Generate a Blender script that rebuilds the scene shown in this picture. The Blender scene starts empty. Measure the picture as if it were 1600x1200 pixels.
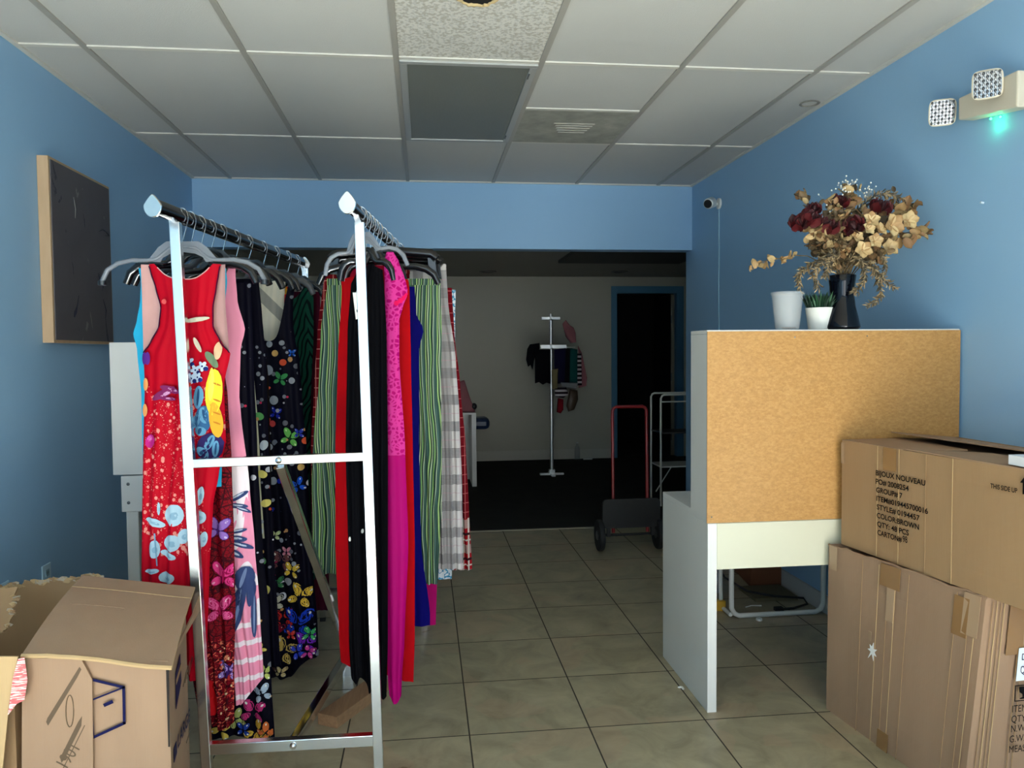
import bpy, bmesh, math, random
from mathutils import Vector, Matrix
import numpy as np
S = bpy.context.scene
COL = S.collection
R = random.Random(7)

# ------------------------------------------------------------------ camera, world, lights, exposure
F_PX = 1191.49; YAW, PITCH, ROLL = 0.1142935, -0.0420895, -0.0086497
EYE = Vector((0, 0, 1.33))
cy_, sy_, cp_, sp_ = math.cos(YAW), math.sin(YAW), math.cos(PITCH), math.sin(PITCH)
FWD = Vector((sy_*cp_, cy_*cp_, sp_)); _r = Vector((cy_, -sy_, 0)); _u = _r.cross(FWD)
cr, sr = math.cos(ROLL), math.sin(ROLL)
RT = cr*_r + sr*_u; UP = -sr*_r + cr*_u
cam_d = bpy.data.cameras.new('camera'); cam = bpy.data.objects.new('camera', cam_d); COL.objects.link(cam)
M_ = Matrix((RT, UP, -FWD)).transposed().to_4x4(); M_.translation = EYE
cam.matrix_world = M_
cam_d.sensor_fit = 'HORIZONTAL'; cam_d.sensor_width = 36; cam_d.lens = F_PX/1600*36
cam_d.clip_start = 0.05
S.camera = cam

w = bpy.data.worlds.new('world'); S.world = w; w.use_nodes = True
w.node_tree.nodes['Background'].inputs[0].default_value = (.75, .87, 1, 1)
w.node_tree.nodes['Background'].inputs[1].default_value = .6
S.view_settings.view_transform = 'Standard'; S.view_settings.look = 'None'
S.view_settings.gamma = 1; S.view_settings.use_curve_mapping = False
S.view_settings.exposure = 0.22

def area(name, loc, rot, sx, sy, power, col):
    l = bpy.data.lights.new(name, 'AREA'); l.shape = 'RECTANGLE'; l.size = sx; l.size_y = sy
    l.energy = power; l.color = col
    o = bpy.data.objects.new(name, l); o.location = loc; o.rotation_euler = rot; COL.objects.link(o); return o
# daylight through the two storefront windows behind the camera
area('window_daylight_left', (-.80, -2.62, 1.30), (math.radians(90), 0, 0), 1.40, 2.24, 42, (.62, .83, 1))
area('window_daylight_right', (.95, -2.62, 1.30), (math.radians(90), 0, 0), 1.80, 2.24, 60, (.93, .97, 1))
# sunlight added through the storefront so its floor patch brightens the ceiling
sl = bpy.data.lights.new('fill_sun', 'SUN'); sl.energy = 112; sl.angle = .01; sl.color = (.86, .94, 1)
so = bpy.data.objects.new('fill_sun', sl); COL.objects.link(so); so.rotation_euler = Vector((0, 1, -.74)).to_track_quat('-Z', 'Y').to_euler()

# ------------------------------------------------------------------ pixel / plane helper (gives world positions of measured points)
def ray(u, v): return FWD + RT*((u-800)/F_PX) + UP*((600-v)/F_PX)
def onY(u, v, y): d = ray(u, v); return EYE + d*(y/d.y)
def onX(u, v, x): d = ray(u, v); return EYE + d*(x/d.x)
def onZ(u, v, z): d = ray(u, v); return EYE + d*((z-EYE.z)/d.z)
class Plane:
    def __init__(s, p, n): s.p = Vector(p); s.n = Vector(n).normalized()
    def __call__(s, u, v, off=0):
        d = ray(u, v); q = s.p - s.n*off
        return EYE + d*((q-EYE).dot(s.n)/d.dot(s.n))

# ------------------------------------------------------------------ materials
def lin(c):
    return tuple(((x/255)/12.92 if x/255 <= .04045 else ((x/255+.055)/1.055)**2.4) for x in c[:3]) + (1,)
class NT:
    def __init__(s, name, rough=.6, metal=0, spec=.5, sheen=0):
        s.m = bpy.data.materials.new(name); s.m.use_nodes = True
        s.t = s.m.node_tree; s.b = s.t.nodes['Principled BSDF']
        s.b.inputs['Roughness'].default_value = rough; s.b.inputs['Metallic'].default_value = metal
        s.b.inputs['Specular IOR Level'].default_value = spec
        if sheen: s.b.inputs['Sheen Weight'].default_value = sheen
        s.tc = s.t.nodes.new('ShaderNodeTexCoord')
    def put(s, sock, v):
        if isinstance(v, bpy.types.NodeSocket): s.t.links.new(v, sock)
        elif isinstance(v, (int, float)):
            try: sock.default_value = v
            except TypeError: sock.default_value = (v, v, v)
        else: sock.default_value = v
    def math(s, op, a, b=0, c=None):
        n = s.t.nodes.new('ShaderNodeMath'); n.operation = op
        s.put(n.inputs[0], a); s.put(n.inputs[1], b)
        if c is not None: s.put(n.inputs[2], c)
        return n.outputs[0]
    def sep(s, v):
        n = s.t.nodes.new('ShaderNodeSeparateXYZ'); s.put(n.inputs[0], v); return n.outputs
    def mapping(s, v, scale=(1, 1, 1), loc=(0, 0, 0), rot=(0, 0, 0)):
        n = s.t.nodes.new('ShaderNodeMapping'); s.put(n.inputs[0], v)
        n.inputs['Scale'].default_value = scale; n.inputs['Location'].default_value = loc; n.inputs['Rotation'].default_value = rot
        return n.outputs[0]
    def noise(s, v, scale, detail=4, rough=.5, dist=0):
        n = s.t.nodes.new('ShaderNodeTexNoise'); s.put(n.inputs['Vector'], v)
        n.inputs['Scale'].default_value = scale; n.inputs['Detail'].default_value = detail
        n.inputs['Roughness'].default_value = rough; n.inputs['Distortion'].default_value = dist
        return n.outputs[0]
    def voro(s, v, scale, feature='F1', rnd=1):
        n = s.t.nodes.new('ShaderNodeTexVoronoi'); s.put(n.inputs['Vector'], v); n.feature = feature
        n.inputs['Scale'].default_value = scale; n.inputs['Randomness'].default_value = rnd
        return n.outputs
    def mix(s, f, a, b):
        n = s.t.nodes.new('ShaderNodeMix'); n.data_type = 'RGBA'
        s.put(n.inputs[0], f)
        for i, c in ((6, a), (7, b)):
            s.put(n.inputs[i], c if isinstance(c, bpy.types.NodeSocket) else (lin(c) if max(c[:3]) > 1.01 or len(c) == 3 else c))
        return n.outputs[2]
    def ramp(s, f, stops, const=False):
        n = s.t.nodes.new('ShaderNodeValToRGB'); s.put(n.inputs[0], f); e = n.color_ramp.elements
        n.color_ramp.interpolation = 'CONSTANT' if const else 'LINEAR'
        while len(e) < len(stops): e.new(.5)
        for q, (p, c) in zip(e, stops): q.position = p; q.color = lin(c)
        return n.outputs[0]
    def col(s, c): s.put(s.b.inputs['Base Color'], c if isinstance(c, bpy.types.NodeSocket) else lin(c)); return s
    def bump(s, h, strength=.3, dist=.01):
        n = s.t.nodes.new('ShaderNodeBump'); s.put(n.inputs['Height'], h)
        n.inputs['Strength'].default_value = strength; n.inputs['Distance'].default_value = dist
        s.t.links.new(n.outputs[0], s.b.inputs['Normal']); return s
    def band(s, x, lo, hi):
        return s.math('MULTIPLY', s.math('GREATER_THAN', x, lo), s.math('LESS_THAN', x, hi))

MC = {}
def plain(name, c, rough=.6, metal=0, var=.0, spec=.5, bump=0, bs=60, sheen=0):
    if name in MC: return MC[name]
    n = NT(name, rough, metal, spec, sheen)
    if var:
        f = n.noise(n.tc.outputs['Object'], 4, 6, .6)
        n.col(n.mix(f, tuple(max(0, x*(1-var)) for x in c), tuple(min(255, x*(1+var)) for x in c)))
    else: n.col(c)
    if bump: n.bump(n.noise(n.tc.outputs['Object'], bs, 3), bump, .004)
    MC[name] = n.m; return n.m
def wallpaint(name, c, c2):
    n = NT(name, .48, spec=.4); f = n.noise(n.tc.outputs['Object'], 1.3, 5, .55)
    n.col(n.mix(f, c, c2)); n.bump(n.noise(n.tc.outputs['Object'], 140, 3), .12, .003); return n.m
BLUE = wallpaint('blue_wall_paint', (142, 183, 218), (152, 192, 226))
BLUETRIM = plain('blue_trim_paint', (78, 128, 158), .5, var=.05)
BEIGE = wallpaint('beige_wall_paint', (180, 176, 158), (192, 187, 170))
WHITE = plain('white_laminate', (214, 212, 206), .32, var=.02)
WHITE2 = plain('white_powder_coat', (205, 205, 198), .35)
CREAM = plain('cream_board', (204, 200, 176), .42, var=.02)
PLAST = plain('white_plastic', (220, 220, 214), .35)
BLACK = plain('black_plastic', (14, 14, 16), .3, spec=.6)
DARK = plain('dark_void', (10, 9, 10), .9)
CHROME = plain('chrome', (225, 226, 228), .09, 1)
CHROMEB = plain('chrome_brushed', (215, 216, 214), .22, 1)
WIRE = plain('hanger_wire', (225, 225, 225), .2, 1)
RUBBER = plain('black_rubber', (20, 20, 20), .7)
REDP = plain('red_painted_steel', (122, 12, 16), .3)
STEEL = plain('grey_steel', (110, 110, 110), .4, 1)

def floor_tile():
    n = NT('ceramic_floor_tile', .3, spec=.5); xyz = n.sep(n.tc.outputs['Object'])
    s = .42402
    def fr(a, o):
        q = n.math('DIVIDE', n.math('SUBTRACT', a, o-50*s), s); return n.math('FRACT', q), n.math('FLOOR', q)
    fx, ix = fr(xyz[0], .139); fy, iy = fr(xyz[1], 2.598)
    g = .0062
    ex = n.math('MINIMUM', fx, n.math('SUBTRACT', 1, fx)); ey = n.math('MINIMUM', fy, n.math('SUBTRACT', 1, fy))
    gr = n.math('LESS_THAN', n.math('MINIMUM', ex, ey), g)
    cid = n.math('ADD', n.math('MULTIPLY', ix, 7.31), n.math('MULTIPLY', iy, 3.77))
    cb = n.t.nodes.new('ShaderNodeCombineXYZ'); n.put(cb.inputs[2], cid)
    va = n.t.nodes.new('ShaderNodeVectorMath'); va.operation = 'ADD'
    n.t.links.new(n.tc.outputs['Object'], va.inputs[0]); n.t.links.new(cb.outputs[0], va.inputs[1])
    f = n.noise(va.outputs[0], 6, 8, .62, .8)
    c = n.ramp(f, [(.25, (122, 113, 90)), (.45, (150, 140, 114)), (.58, (164, 153, 125)), (.78, (180, 168, 140))])
    f2 = n.noise(va.outputs[0], 2.2, 3)
    c = n.mix(n.math('MULTIPLY', n.math('GREATER_THAN', f2, .56), .25), c, (178, 146, 120))
    n.col(n.mix(gr, c, (52, 45, 36)))
    n.put(n.b.inputs['Roughness'], n.math('ADD', n.math('MULTIPLY', gr, .5), n.math('ADD', n.math('MULTIPLY', f, .25), .2)))
    n.bump(n.math('SUBTRACT', n.math('MULTIPLY', f, .15), gr), .35, .004)
    return n.m
def ceiling_tile():
    n = NT('ceiling_tile', .85, spec=.2); o = n.tc.outputs['Object']; xyz = n.sep(o)
    f = n.noise(o, 1.1, 4); c = n.mix(f, (194, 193, 190), (206, 205, 201))
    # one replacement tile with a coarse texture
    r = n.math('MULTIPLY', n.band(xyz[0], -.099, .511), n.band(xyz[1], 2.03, 3.2456))
    sp = n.noise(o, 75, 2)
    c = n.mix(n.math('MULTIPLY', r, n.math('GREATER_THAN', sp, .52)), c, (216, 213, 206))
    c = n.mix(n.math('MULTIPLY', r, n.math('LESS_THAN', sp, .44)), c, (186, 181, 170))
    n.col(c)
    n.bump(n.math('ADD', n.noise(o, 260, 2), n.math('MULTIPLY', n.math('MULTIPLY', r, sp), 3)), .35, .003)
    return n.m
def carpet():
    n = NT('dark_carpet', .95, spec=.1); o = n.tc.outputs['Object']
    n.col(n.mix(n.noise(o, 5, 5), (44, 44, 42), (58, 57, 52))); n.bump(n.noise(o, 400, 2), .6, .004); return n.m
def kraft(name, a, b):
    n = NT(name, .75, spec=.25); o = n.tc.outputs['Object']
    f = n.noise(n.mapping(o, (3, 3, .6)), 5, 5, .6); n.col(n.mix(f, a, b))
    n.bump(n.noise(n.mapping(o, (90, 90, 1)), 3, 1), .15, .002); return n.m
KR = kraft('kraft_cardboard', (150, 119, 86), (163, 131, 96))
KR2 = kraft('kraft_cardboard_pinkish', (146, 117, 93), (160, 130, 104))
KRL = kraft('kraft_crease_light', (178, 148, 106), (188, 158, 116))
KRI = kraft('kraft_inside', (128, 106, 84), (142, 118, 94))
TAPE = plain('brown_tape', (138, 104, 68), .18, var=.08)
TAPEC = plain('clear_tape_glare', (164, 136, 108), .12, var=.08)
INK = plain('black_ink', (12, 11, 12), .7, spec=.1); INKB = plain('navy_ink', (14, 16, 60), .6, spec=.1)
INKW = plain('brown_ink', (88, 68, 46), .7)
def osb():
    n = NT('hardboard_back', .5, spec=.35); o = n.tc.outputs['Object']
    f = n.noise(n.mapping(o, (1, 1, 1.8)), 75, 6, .7); g = n.noise(o, 2.2, 3)
    c = n.ramp(f, [(.3, (154, 108, 54)), (.5, (174, 126, 66)), (.7, (192, 146, 84))])
    n.col(n.mix(n.math('MULTIPLY', g, .3), c, (190, 150, 104))); return n.m
OSB = osb()
GLASSN = NT('clear_plastic', .12, spec=.5); GLASSN.col((225, 228, 230))
GLASSN.b.inputs['Transmission Weight'].default_value = .55; GLASSN.b.inputs['IOR'].default_value = 1.25
CLEAR = GLASSN.m
_g = NT('frosted_cup', .35); _g.col((215, 216, 216)); _g.b.inputs['Alpha'].default_value = .24
_g.m.blend_method = 'HASHED' if hasattr(_g.m, 'blend_method') else None
CUP = _g.m
VASE = plain('navy_glazed_glass', (3, 4, 12), .05, spec=.32)

# ------------------------------------------------------------------ mesh builder
ORG = {}
class MB:
    def __init__(s): s.v = []; s.f = []; s.m = []; s.uv = []; s.mats = []
    def mi(s, mat):
        if mat not in s.mats: s.mats.append(mat)
        return s.mats.index(mat)
    def add(s, pts, faces, mat, uv=None):
        b = len(s.v); i = s.mi(mat)
        s.v += [Vector(p) for p in pts]; s.uv += (list(uv) if uv else [(0, 0)]*len(pts))
        for f in faces: s.f.append([b+k for k in f]); s.m.append(i)
        return s
    def hexa(s, p, mat):   # 4 bottom + 4 top
        return s.add(p, [(3, 2, 1, 0), (4, 5, 6, 7), (0, 1, 5, 4), (1, 2, 6, 5), (2, 3, 7, 6), (3, 0, 4, 7)], mat)
    def box(s, a, b, mat):
        x0, y0, z0 = a; x1, y1, z1 = b
        return s.hexa([(x0, y0, z0), (x1, y0, z0), (x1, y1, z0), (x0, y1, z0), (x0, y0, z1), (x1, y0, z1), (x1, y1, z1), (x0, y1, z1)], mat)
    def slab(s, poly, n, th, mat):  # 3D polygon extruded by th along -n
        n = Vector(n).normalized()*th; k = len(poly); P = [Vector(p) for p in poly]
        pts = P + [p-n for p in P]
        fs = [tuple(range(k)), tuple(range(2*k-1, k-1, -1))] + [((i+1) % k, i, k+i, k+(i+1) % k) for i in range(k)]
        return s.add(pts, fs, mat)
    def bar(s, a, b, w, h, mat, up=(0, 0, 1)):
        a = Vector(a); b = Vector(b); d = (b-a).normalized(); up = Vector(up)
        x = d.cross(up)
        if x.length < 1e-4: x = d.cross(Vector((0, 1, 0)))
        x.normalize(); y = x.cross(d).normalized(); x = x*w/2; y = y*h/2
        return s.hexa([a-x-y, a+x-y, a+x+y, a-x+y, b-x-y, b+x-y, b+x+y, b-x+y], mat)
    def tube(s, path, r, mat, seg=8, closed=False, caps=True):
        P = [Vector(p) for p in path]; n = len(P); rr = r if isinstance(r, (list, tuple)) else [r]*n
        pts = []; prev = None
        for i in range(n):
            if closed: d = P[(i+1) % n]-P[i-1]
            else: d = P[min(i+1, n-1)]-P[max(i-1, 0)]
            d.normalize()
            if prev is None: x = d.orthogonal().normalized()
            else:
                x = prev - d*prev.dot(d)
                x = x.normalized() if x.length > 1e-6 else d.orthogonal().normalized()
            prev = x; y = d.cross(x)
            for k in range(seg):
                a = 2*math.pi*k/seg; pts.append(P[i]+(x*math.cos(a)+y*math.sin(a))*rr[i])
        fs = []
        for i in range(n if closed else n-1):
            j = (i+1) % n
            for k in range(seg): fs.append((i*seg+k, i*seg+(k+1) % seg, j*seg+(k+1) % seg, j*seg+k))
        if caps and not closed: fs += [tuple(range(seg-1, -1, -1)), tuple((n-1)*seg+k for k in range(seg))]
        return s.add(pts, fs, mat)
    def lathe(s, prof, c, mat, seg=32, axis=(0, 0, 1)):
        c = Vector(c); ax = Vector(axis).normalized(); x = ax.orthogonal().normalized(); y = ax.cross(x)
        pts = []; fs = []; n = len(prof)
        for r, z in prof:
            for k in range(seg):
                a = 2*math.pi*k/seg; pts.append(c+ax*z+(x*math.cos(a)+y*math.sin(a))*max(r, 1e-5))
        for i in range(n-1):
            for k in range(seg): fs.append((i*seg+k, i*seg+(k+1) % seg, (i+1)*seg+(k+1) % seg, (i+1)*seg+k))
        return s.add(pts, fs, mat)
    def grid(s, fn, nu, nv, mat, uvf=None, skip=None):
        pts = []; uv = []
        for j in range(nv+1):
            for i in range(nu+1):
                pts.append(fn(i/nu, j/nv)); uv.append(uvf(i/nu, j/nv) if uvf else (0, 0))
        fs = [(j*(nu+1)+i, j*(nu+1)+i+1, (j+1)*(nu+1)+i+1, (j+1)*(nu+1)+i) for j in range(nv) for i in range(nu)
              if not (skip and skip((i+.5)/nu, (j+.5)/nv))]
        return s.add(pts, fs, mat, uv)
    def blob(s, c, rx, ry, rz, mat, rot=None, seg=10, rings=6):
        c = Vector(c); pts = []; fs = []
        for j in range(rings+1):
            t = math.pi*j/rings
            for k in range(seg):
                a = 2*math.pi*k/seg; p = Vector((rx*math.sin(t)*math.cos(a), ry*math.sin(t)*math.sin(a), rz*math.cos(t)))
                if rot: p = rot @ p
                pts.append(c+p)
        for j in range(rings):
            for k in range(seg): fs.append((j*seg+k, (j+1)*seg+k, (j+1)*seg+(k+1) % seg, j*seg+(k+1) % seg))
        return s.add(pts, fs, mat)
    def text(s, txt, org, ex, ey, size, mat, align='LEFT', bold=0, zoff=.0012, sx=1, fit=None):
        cu = bpy.data.curves.new('t', 'FONT'); cu.body = txt; cu.size = 1; cu.align_x = align; cu.offset = bold
        o = bpy.data.objects.new('t', cu); COL.objects.link(o)
        dg = bpy.context.evaluated_depsgraph_get(); me = bpy.data.meshes.new_from_object(o.evaluated_get(dg))
        org = Vector(org); ex = Vector(ex).normalized(); ey = Vector(ey).normalized(); n = ex.cross(ey)
        if fit: sx = fit/(max(v.co.x for v in me.vertices)*size)
        s.add([org+ex*(v.co.x*size*sx)+ey*(v.co.y*size)+n*zoff for v in me.vertices], [tuple(p.vertices) for p in me.polygons], mat)
        bpy.data.objects.remove(o); bpy.data.curves.remove(cu); bpy.data.meshes.remove(me); return s
    def build(s, name, parent=None, org=None, smooth=None, bevel=0, fix=True):
        if org is None:
            if parent is not None: org = ORG[parent.name]
            else:
                xs = [v.x for v in s.v]; ys = [v.y for v in s.v]; zs = [v.z for v in s.v]
                org = Vector(((min(xs)+max(xs))/2, (min(ys)+max(ys))/2, min(zs)))
        org = Vector(org); me = bpy.data.meshes.new(name)
        me.from_pydata([tuple(v-org) for v in s.v], [], s.f)
        for m in s.mats: me.materials.append(m)
        me.polygons.foreach_set('material_index', s.m)
        if any(u != (0, 0) for u in s.uv):
            ul = me.uv_layers.new(name='UVMap')
            for l in me.loops: ul.data[l.index].uv = s.uv[l.vertex_index]
        if fix:
            bm = bmesh.new(); bm.from_mesh(me); bmesh.ops.recalc_face_normals(bm, faces=bm.faces); bm.to_mesh(me); bm.free()
        if smooth is not None:
            me.polygons.foreach_set('use_smooth', [True]*len(me.polygons)); me.set_sharp_from_angle(angle=math.radians(smooth))
        o = bpy.data.objects.new(name, me); COL.objects.link(o)
        if parent is None: o.location = org
        else: o.parent = parent
        ORG[o.name] = org
        if bevel:
            b = o.modifiers.new('bevel', 'BEVEL'); b.width = bevel; b.segments = 2; b.limit_method = 'ANGLE'
        return o
def tag(o, label, cat, group=None):
    o['label'] = label; o['category'] = cat
    if group: o['group'] = group
    return o
def empty(name, loc, label=None, cat=None, group=None):
    o = bpy.data.objects.new(name, None); COL.objects.link(o); o.location = loc; ORG[o.name] = Vector(loc); o.empty_display_size = .1
    if label: tag(o, label, cat, group)
    return o
def struct(o, label=None, cat=None):
    o['kind'] = 'structure'
    if label: o['label'] = label
    if cat: o['category'] = cat
    return o
def ST(mb, name, label, cat='wall', **k): return struct(mb.build(name, org=(0, 0, 0), **k), label, cat)

# ------------------------------------------------------------------ room
XL, XR, CZ, YB, YW = -1.58, 2.0, 2.5555, 5.545, 9.26
FT = floor_tile(); CT = ceiling_tile()
ST(MB().box((XL-.12, -2.6, -.1), (XR+.12, 5.60, 0), FT), 'floor', 'beige ceramic tiled floor of the front shop room', 'floor')
ST(MB().box((XL-.12, 5.60, -.1), (4.1, YW+.1, 0), carpet()), 'floor_back', 'dark carpet floor of the dim back room', 'floor')
ST(MB().box((XL-.12, 5.585, 0), (XR+.0, 5.61, .006), plain('threshold_strip', (150, 142, 122), .4)), 'trim_1', 'thin threshold strip between tile and carpet', 'threshold')
ST(MB().box((XL-.12, -2.6, 0), (XL, YB+.14, CZ+.1), BLUE), 'wall_left', 'blue painted left wall')
ST(MB().box((XL-.12, YB+.14, 0), (XL, YW+.1, 2.4), BEIGE), 'wall_back_left', 'beige left wall of the back room')
ST(MB().box((XR, -2.6, 0), (XR+.12, YB+.13, CZ+.1), BLUE), 'wall_right', 'blue painted right wall')
ST(MB().box((XR+.12, YB, 0), (4.0, YB+.13, 2.4), BEIGE), 'wall_return', 'beige wall turning right behind the front room')
ST(MB().box((4.0, YB, 0), (4.1, YW+.1, 2.4), BEIGE), 'wall_back_right', 'beige right wall of the back room')
ST(MB().box((XL, YB, 2.078), (XR, YB+.13, CZ), BLUE), 'wall_header', 'blue header beam across the opening to the back room')
# back wall with the door opening
DX0, DX1, DZ = 2.372, 3.140, 2.046
bw = MB(); bw.box((XL-.12, YW, 0), (DX0, YW+.1, 2.4), BEIGE); bw.box((DX1, YW, 0), (4.1, YW+.1, 2.4), BEIGE); bw.box((DX0, YW, DZ), (DX1, YW+.1, 2.4), BEIGE)
ST(bw, 'wall_back', 'beige far wall of the back room with a doorway')
ST(MB().box((XL, YW-.012, 0), (2.30, YW, .12), plain('baseboard_paint', (196, 192, 178), .5)), 'baseboard_back', 'pale baseboard along the far wall', 'baseboard')
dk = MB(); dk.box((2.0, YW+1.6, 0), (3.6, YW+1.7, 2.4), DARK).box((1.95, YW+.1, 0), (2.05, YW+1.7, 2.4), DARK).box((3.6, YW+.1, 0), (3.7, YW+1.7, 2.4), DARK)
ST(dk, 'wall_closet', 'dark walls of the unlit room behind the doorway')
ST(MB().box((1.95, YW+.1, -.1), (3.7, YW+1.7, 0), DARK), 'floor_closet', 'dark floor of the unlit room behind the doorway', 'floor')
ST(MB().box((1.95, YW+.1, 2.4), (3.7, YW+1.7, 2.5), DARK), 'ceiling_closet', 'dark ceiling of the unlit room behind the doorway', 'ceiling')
# door
dr = struct(empty('door_1', (2.75, YW, 0)), 'blue framed doorway with its door swung into the dark room', 'door')
fr = MB(); fr.box((2.305, YW-.02, 0), (DX0+.004, YW+.1, 2.13), BLUETRIM).box((DX1-.004, YW-.02, 0), (3.228, YW+.1, 2.13), BLUETRIM).box((DX0, YW-.02, DZ-.004), (DX1, YW+.1, 2.13), BLUETRIM)
fr.build('door_frame', dr, bevel=.004)
lf = MB().box((3.085, YW+.06, .01), (3.125, YW+.80, 2.03), plain('door_leaf_shaded', (34, 32, 32), .5)).build('door_leaf', dr)  # leaf face coloured near-black to stand for the darkness of the unlit room
MB().box((3.083, YW+.04, .01), (3.127, YW+.06, 2.03), plain('door_edge_wood', (150, 142, 122), .5)).build('door_edge', dr)
for z in (1.72, 1.0, .25):
    h = MB().box((3.079, YW+.03, z-.045), (3.088, YW+.06, z+.045), STEEL); h.tube([(3.083, YW+.028, z-.05), (3.083, YW+.028, z+.05)], .008, STEEL); h.build('hinge', dr)
# ceilings
ST(MB().box((XL, -2.6, CZ), (XR, YB, CZ+.03), CT), 'ceiling', 'suspended ceiling of off-white tiles in a grey grid', 'ceiling')
ceil = bpy.data.objects['ceiling']
GRID = plain('ceiling_grid_metal', (166, 162, 154), .5, var=.03)
GX0, GY0 = -1.319, 3.2456
g = MB()
for k in range(0, 6): g.box((GX0+.61*k-.012, -2.6, CZ-.007), (GX0+.61*k+.012, YB, CZ), GRID)
g.build('grid_main_runner', ceil)
g = MB(); GT = plain('ceiling_grid_tee', (210, 206, 197), .5)
for j in range(-6, 3):
    y = GY0+1.22*j
    if -2.6 < y < YB: g.box((XL, y-.012, CZ-.006), (XR, y+.012, CZ), GT)
g.box((GX0+.61*3, GY0+.61-.012, CZ-.006), (GX0+.61*4, GY0+.61+.012, CZ), GT)
g.box((XL, -2.6, CZ-.01), (XL+.02, YB, CZ), GT); g.box((XR-.02, -2.6, CZ-.01), (XR, YB, CZ), GT); g.box((XL, YB-.02, CZ-.008), (XR, YB, CZ), GT)
g.build('grid_cross_tee', ceil)
BC = NT('back_ceiling_paint', .7); BC.col(BC.mix(BC.noise(BC.tc.outputs['Object'], .9, 3), (160, 157, 148), (180, 176, 166)))
ST(MB().box((XL-.1, YB+.13, 2.245), (4.1, YW+.1, 2.4), BC.m), 'ceiling_back', 'plain grey ceiling of the back room', 'ceiling')
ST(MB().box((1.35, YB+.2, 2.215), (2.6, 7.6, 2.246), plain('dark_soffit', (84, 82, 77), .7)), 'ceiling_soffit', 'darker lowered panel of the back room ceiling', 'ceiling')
for (u, v, lb) in ((762, 424, 'small round recessed light in the back ceiling, left one'), (968, 424, 'small round recessed light in the back ceiling near the doorway')):
    p = onZ(u, v, 2.245 if u < 900 else 2.245)
    t = empty('recessed_light', p, lb, 'ceiling light', 'recessed lights of the back room')
    MB().lathe([(.10, 0), (.10, -.008), (.075, -.012), (.07, 0)], p, plain('recess_ring', (96, 94, 88), .4), 28).build('trim_ring', t, smooth=40)
    MB().lathe([(.07, -.002), (.03, -.004), (.0, -.004)], p, plain('recess_lens', (60, 60, 58), .3), 28).build('lens', t, smooth=40)
# front wall with storefront windows, behind the camera
fw = MB(); fw.box((XL-.12, -2.6, 0), (XR+.12, -2.5, .18), BLUE).box((XL-.12, -2.6, 2.42), (XR+.12, -2.5, CZ+.1), BLUE).box((XL-.12, -2.6, .18), (-1.5, -2.5, 2.42), BLUE).box((1.85, -2.6, .18), (XR+.12, -2.5, 2.42), BLUE)
ST(fw, 'wall_front', 'storefront wall with tall windows')
ALU = plain('window_aluminium', (150, 150, 148), .35, 1)
for i, (a, b) in enumerate(((-1.5, -.10), (.05, 1.85))):
    m = MB().box((a, -2.56, .18), (a+.05, -2.5, 2.42), ALU).box((b-.05, -2.56, .18), (b, -2.5, 2.42), ALU).box((a, -2.56, .18), (b, -2.5, .2), ALU).box((a, -2.56, 2.4), (b, -2.5, 2.42), ALU)
    ST(m, 'window_%d' % (i+1), 'storefront window frame, %s pane' % ('left', 'right')[i], 'window')
ST(MB().box((-.10, -2.58, .18), (.05, -2.5, 2.42), ALU), 'trim_2', 'aluminium post between the storefront windows', 'trim')
# E_ROOM
# ------------------------------------------------------------------ ceiling fixtures
x0, x1, y0, y1 = GX0+1.22+.012, GX0+1.83-.012, GY0+.012, GY0+1.22-.012
t = empty('troffer_light', ((x0+x1)/2, (y0+y1)/2, CZ-.01), 'rectangular ceiling light with dark grey diffuser, switched off', 'ceiling light')
TF = plain('troffer_frame', (165, 165, 162), .35)
f = MB(); W = .032
for a, b in (((x0, y0), (x1, y0+W)), ((x0, y1-W), (x1, y1)), ((x0, y0+W), (x0+W, y1-W)), ((x1-W, y0+W), (x1, y1-W))): f.box((a[0], a[1], CZ-.014), (b[0], b[1], CZ-.0), TF)
f.build('frame', t, bevel=.002)
DF = NT('grey_diffuser', .45); DF.col(DF.mix(DF.noise(DF.tc.outputs['Object'], 3, 3), (112, 114, 109), (122, 123, 118)))
DF.bump(DF.voro(DF.tc.outputs['Object'], 140, rnd=0)[0], .4, .002)
MB().box((x0+W-.004, y0+W-.004, CZ-.008), (x1-W+.004, y1-W+.004, CZ-.001), DF.m).build('diffuser', t)
for yy in (y0+.12, y1-.12): MB().box((x1-.030, yy-.03, CZ-.018), (x1-.024, yy+.03, CZ-.013), STEEL).build('latch', t)
# soot stained diffuser tile
x0, x1, y0, y1 = GX0+1.83+.012, GX0+2.44-.012, GY0+.61+.012, GY0+1.22-.012
t = empty('air_vent_panel', ((x0+x1)/2, (y0+y1)/2, CZ-.01), 'dusty grey stained ceiling vent panel with a paler middle', 'vent')
n = NT('stained_panel', .8); o_ = n.tc.outputs['Object']; n.col(n.ramp(n.noise(o_, 7, 5, .6), [(.3, (140, 140, 131)), (.6, (168, 166, 155)), (.8, (190, 186, 174))]))
MB().box((x0, y0, CZ-.006), (x1, y1, CZ-.001), n.m).build('panel', t)
n = NT('vent_grille_paint', .6); n.col(n.ramp(n.noise(n.tc.outputs['Object'], 12, 4), [(.3, (170, 166, 156)), (.7, (205, 200, 190))]))
m = MB(); cx, cy = (x0+x1)/2-.01, (y0+y1)/2+.0
for k in range(5): m.slab([(cx-.10+.012*k, cy-.10+.04*k, CZ-.012), (cx+.12-.006*k, cy-.10+.04*k, CZ-.012), (cx+.12-.006*k, cy-.068+.04*k, CZ-.007), (cx-.10+.012*k, cy-.068+.04*k, CZ-.007)], (0, 0, -1), .003, n.m)
m.build('louvre', t)
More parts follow.
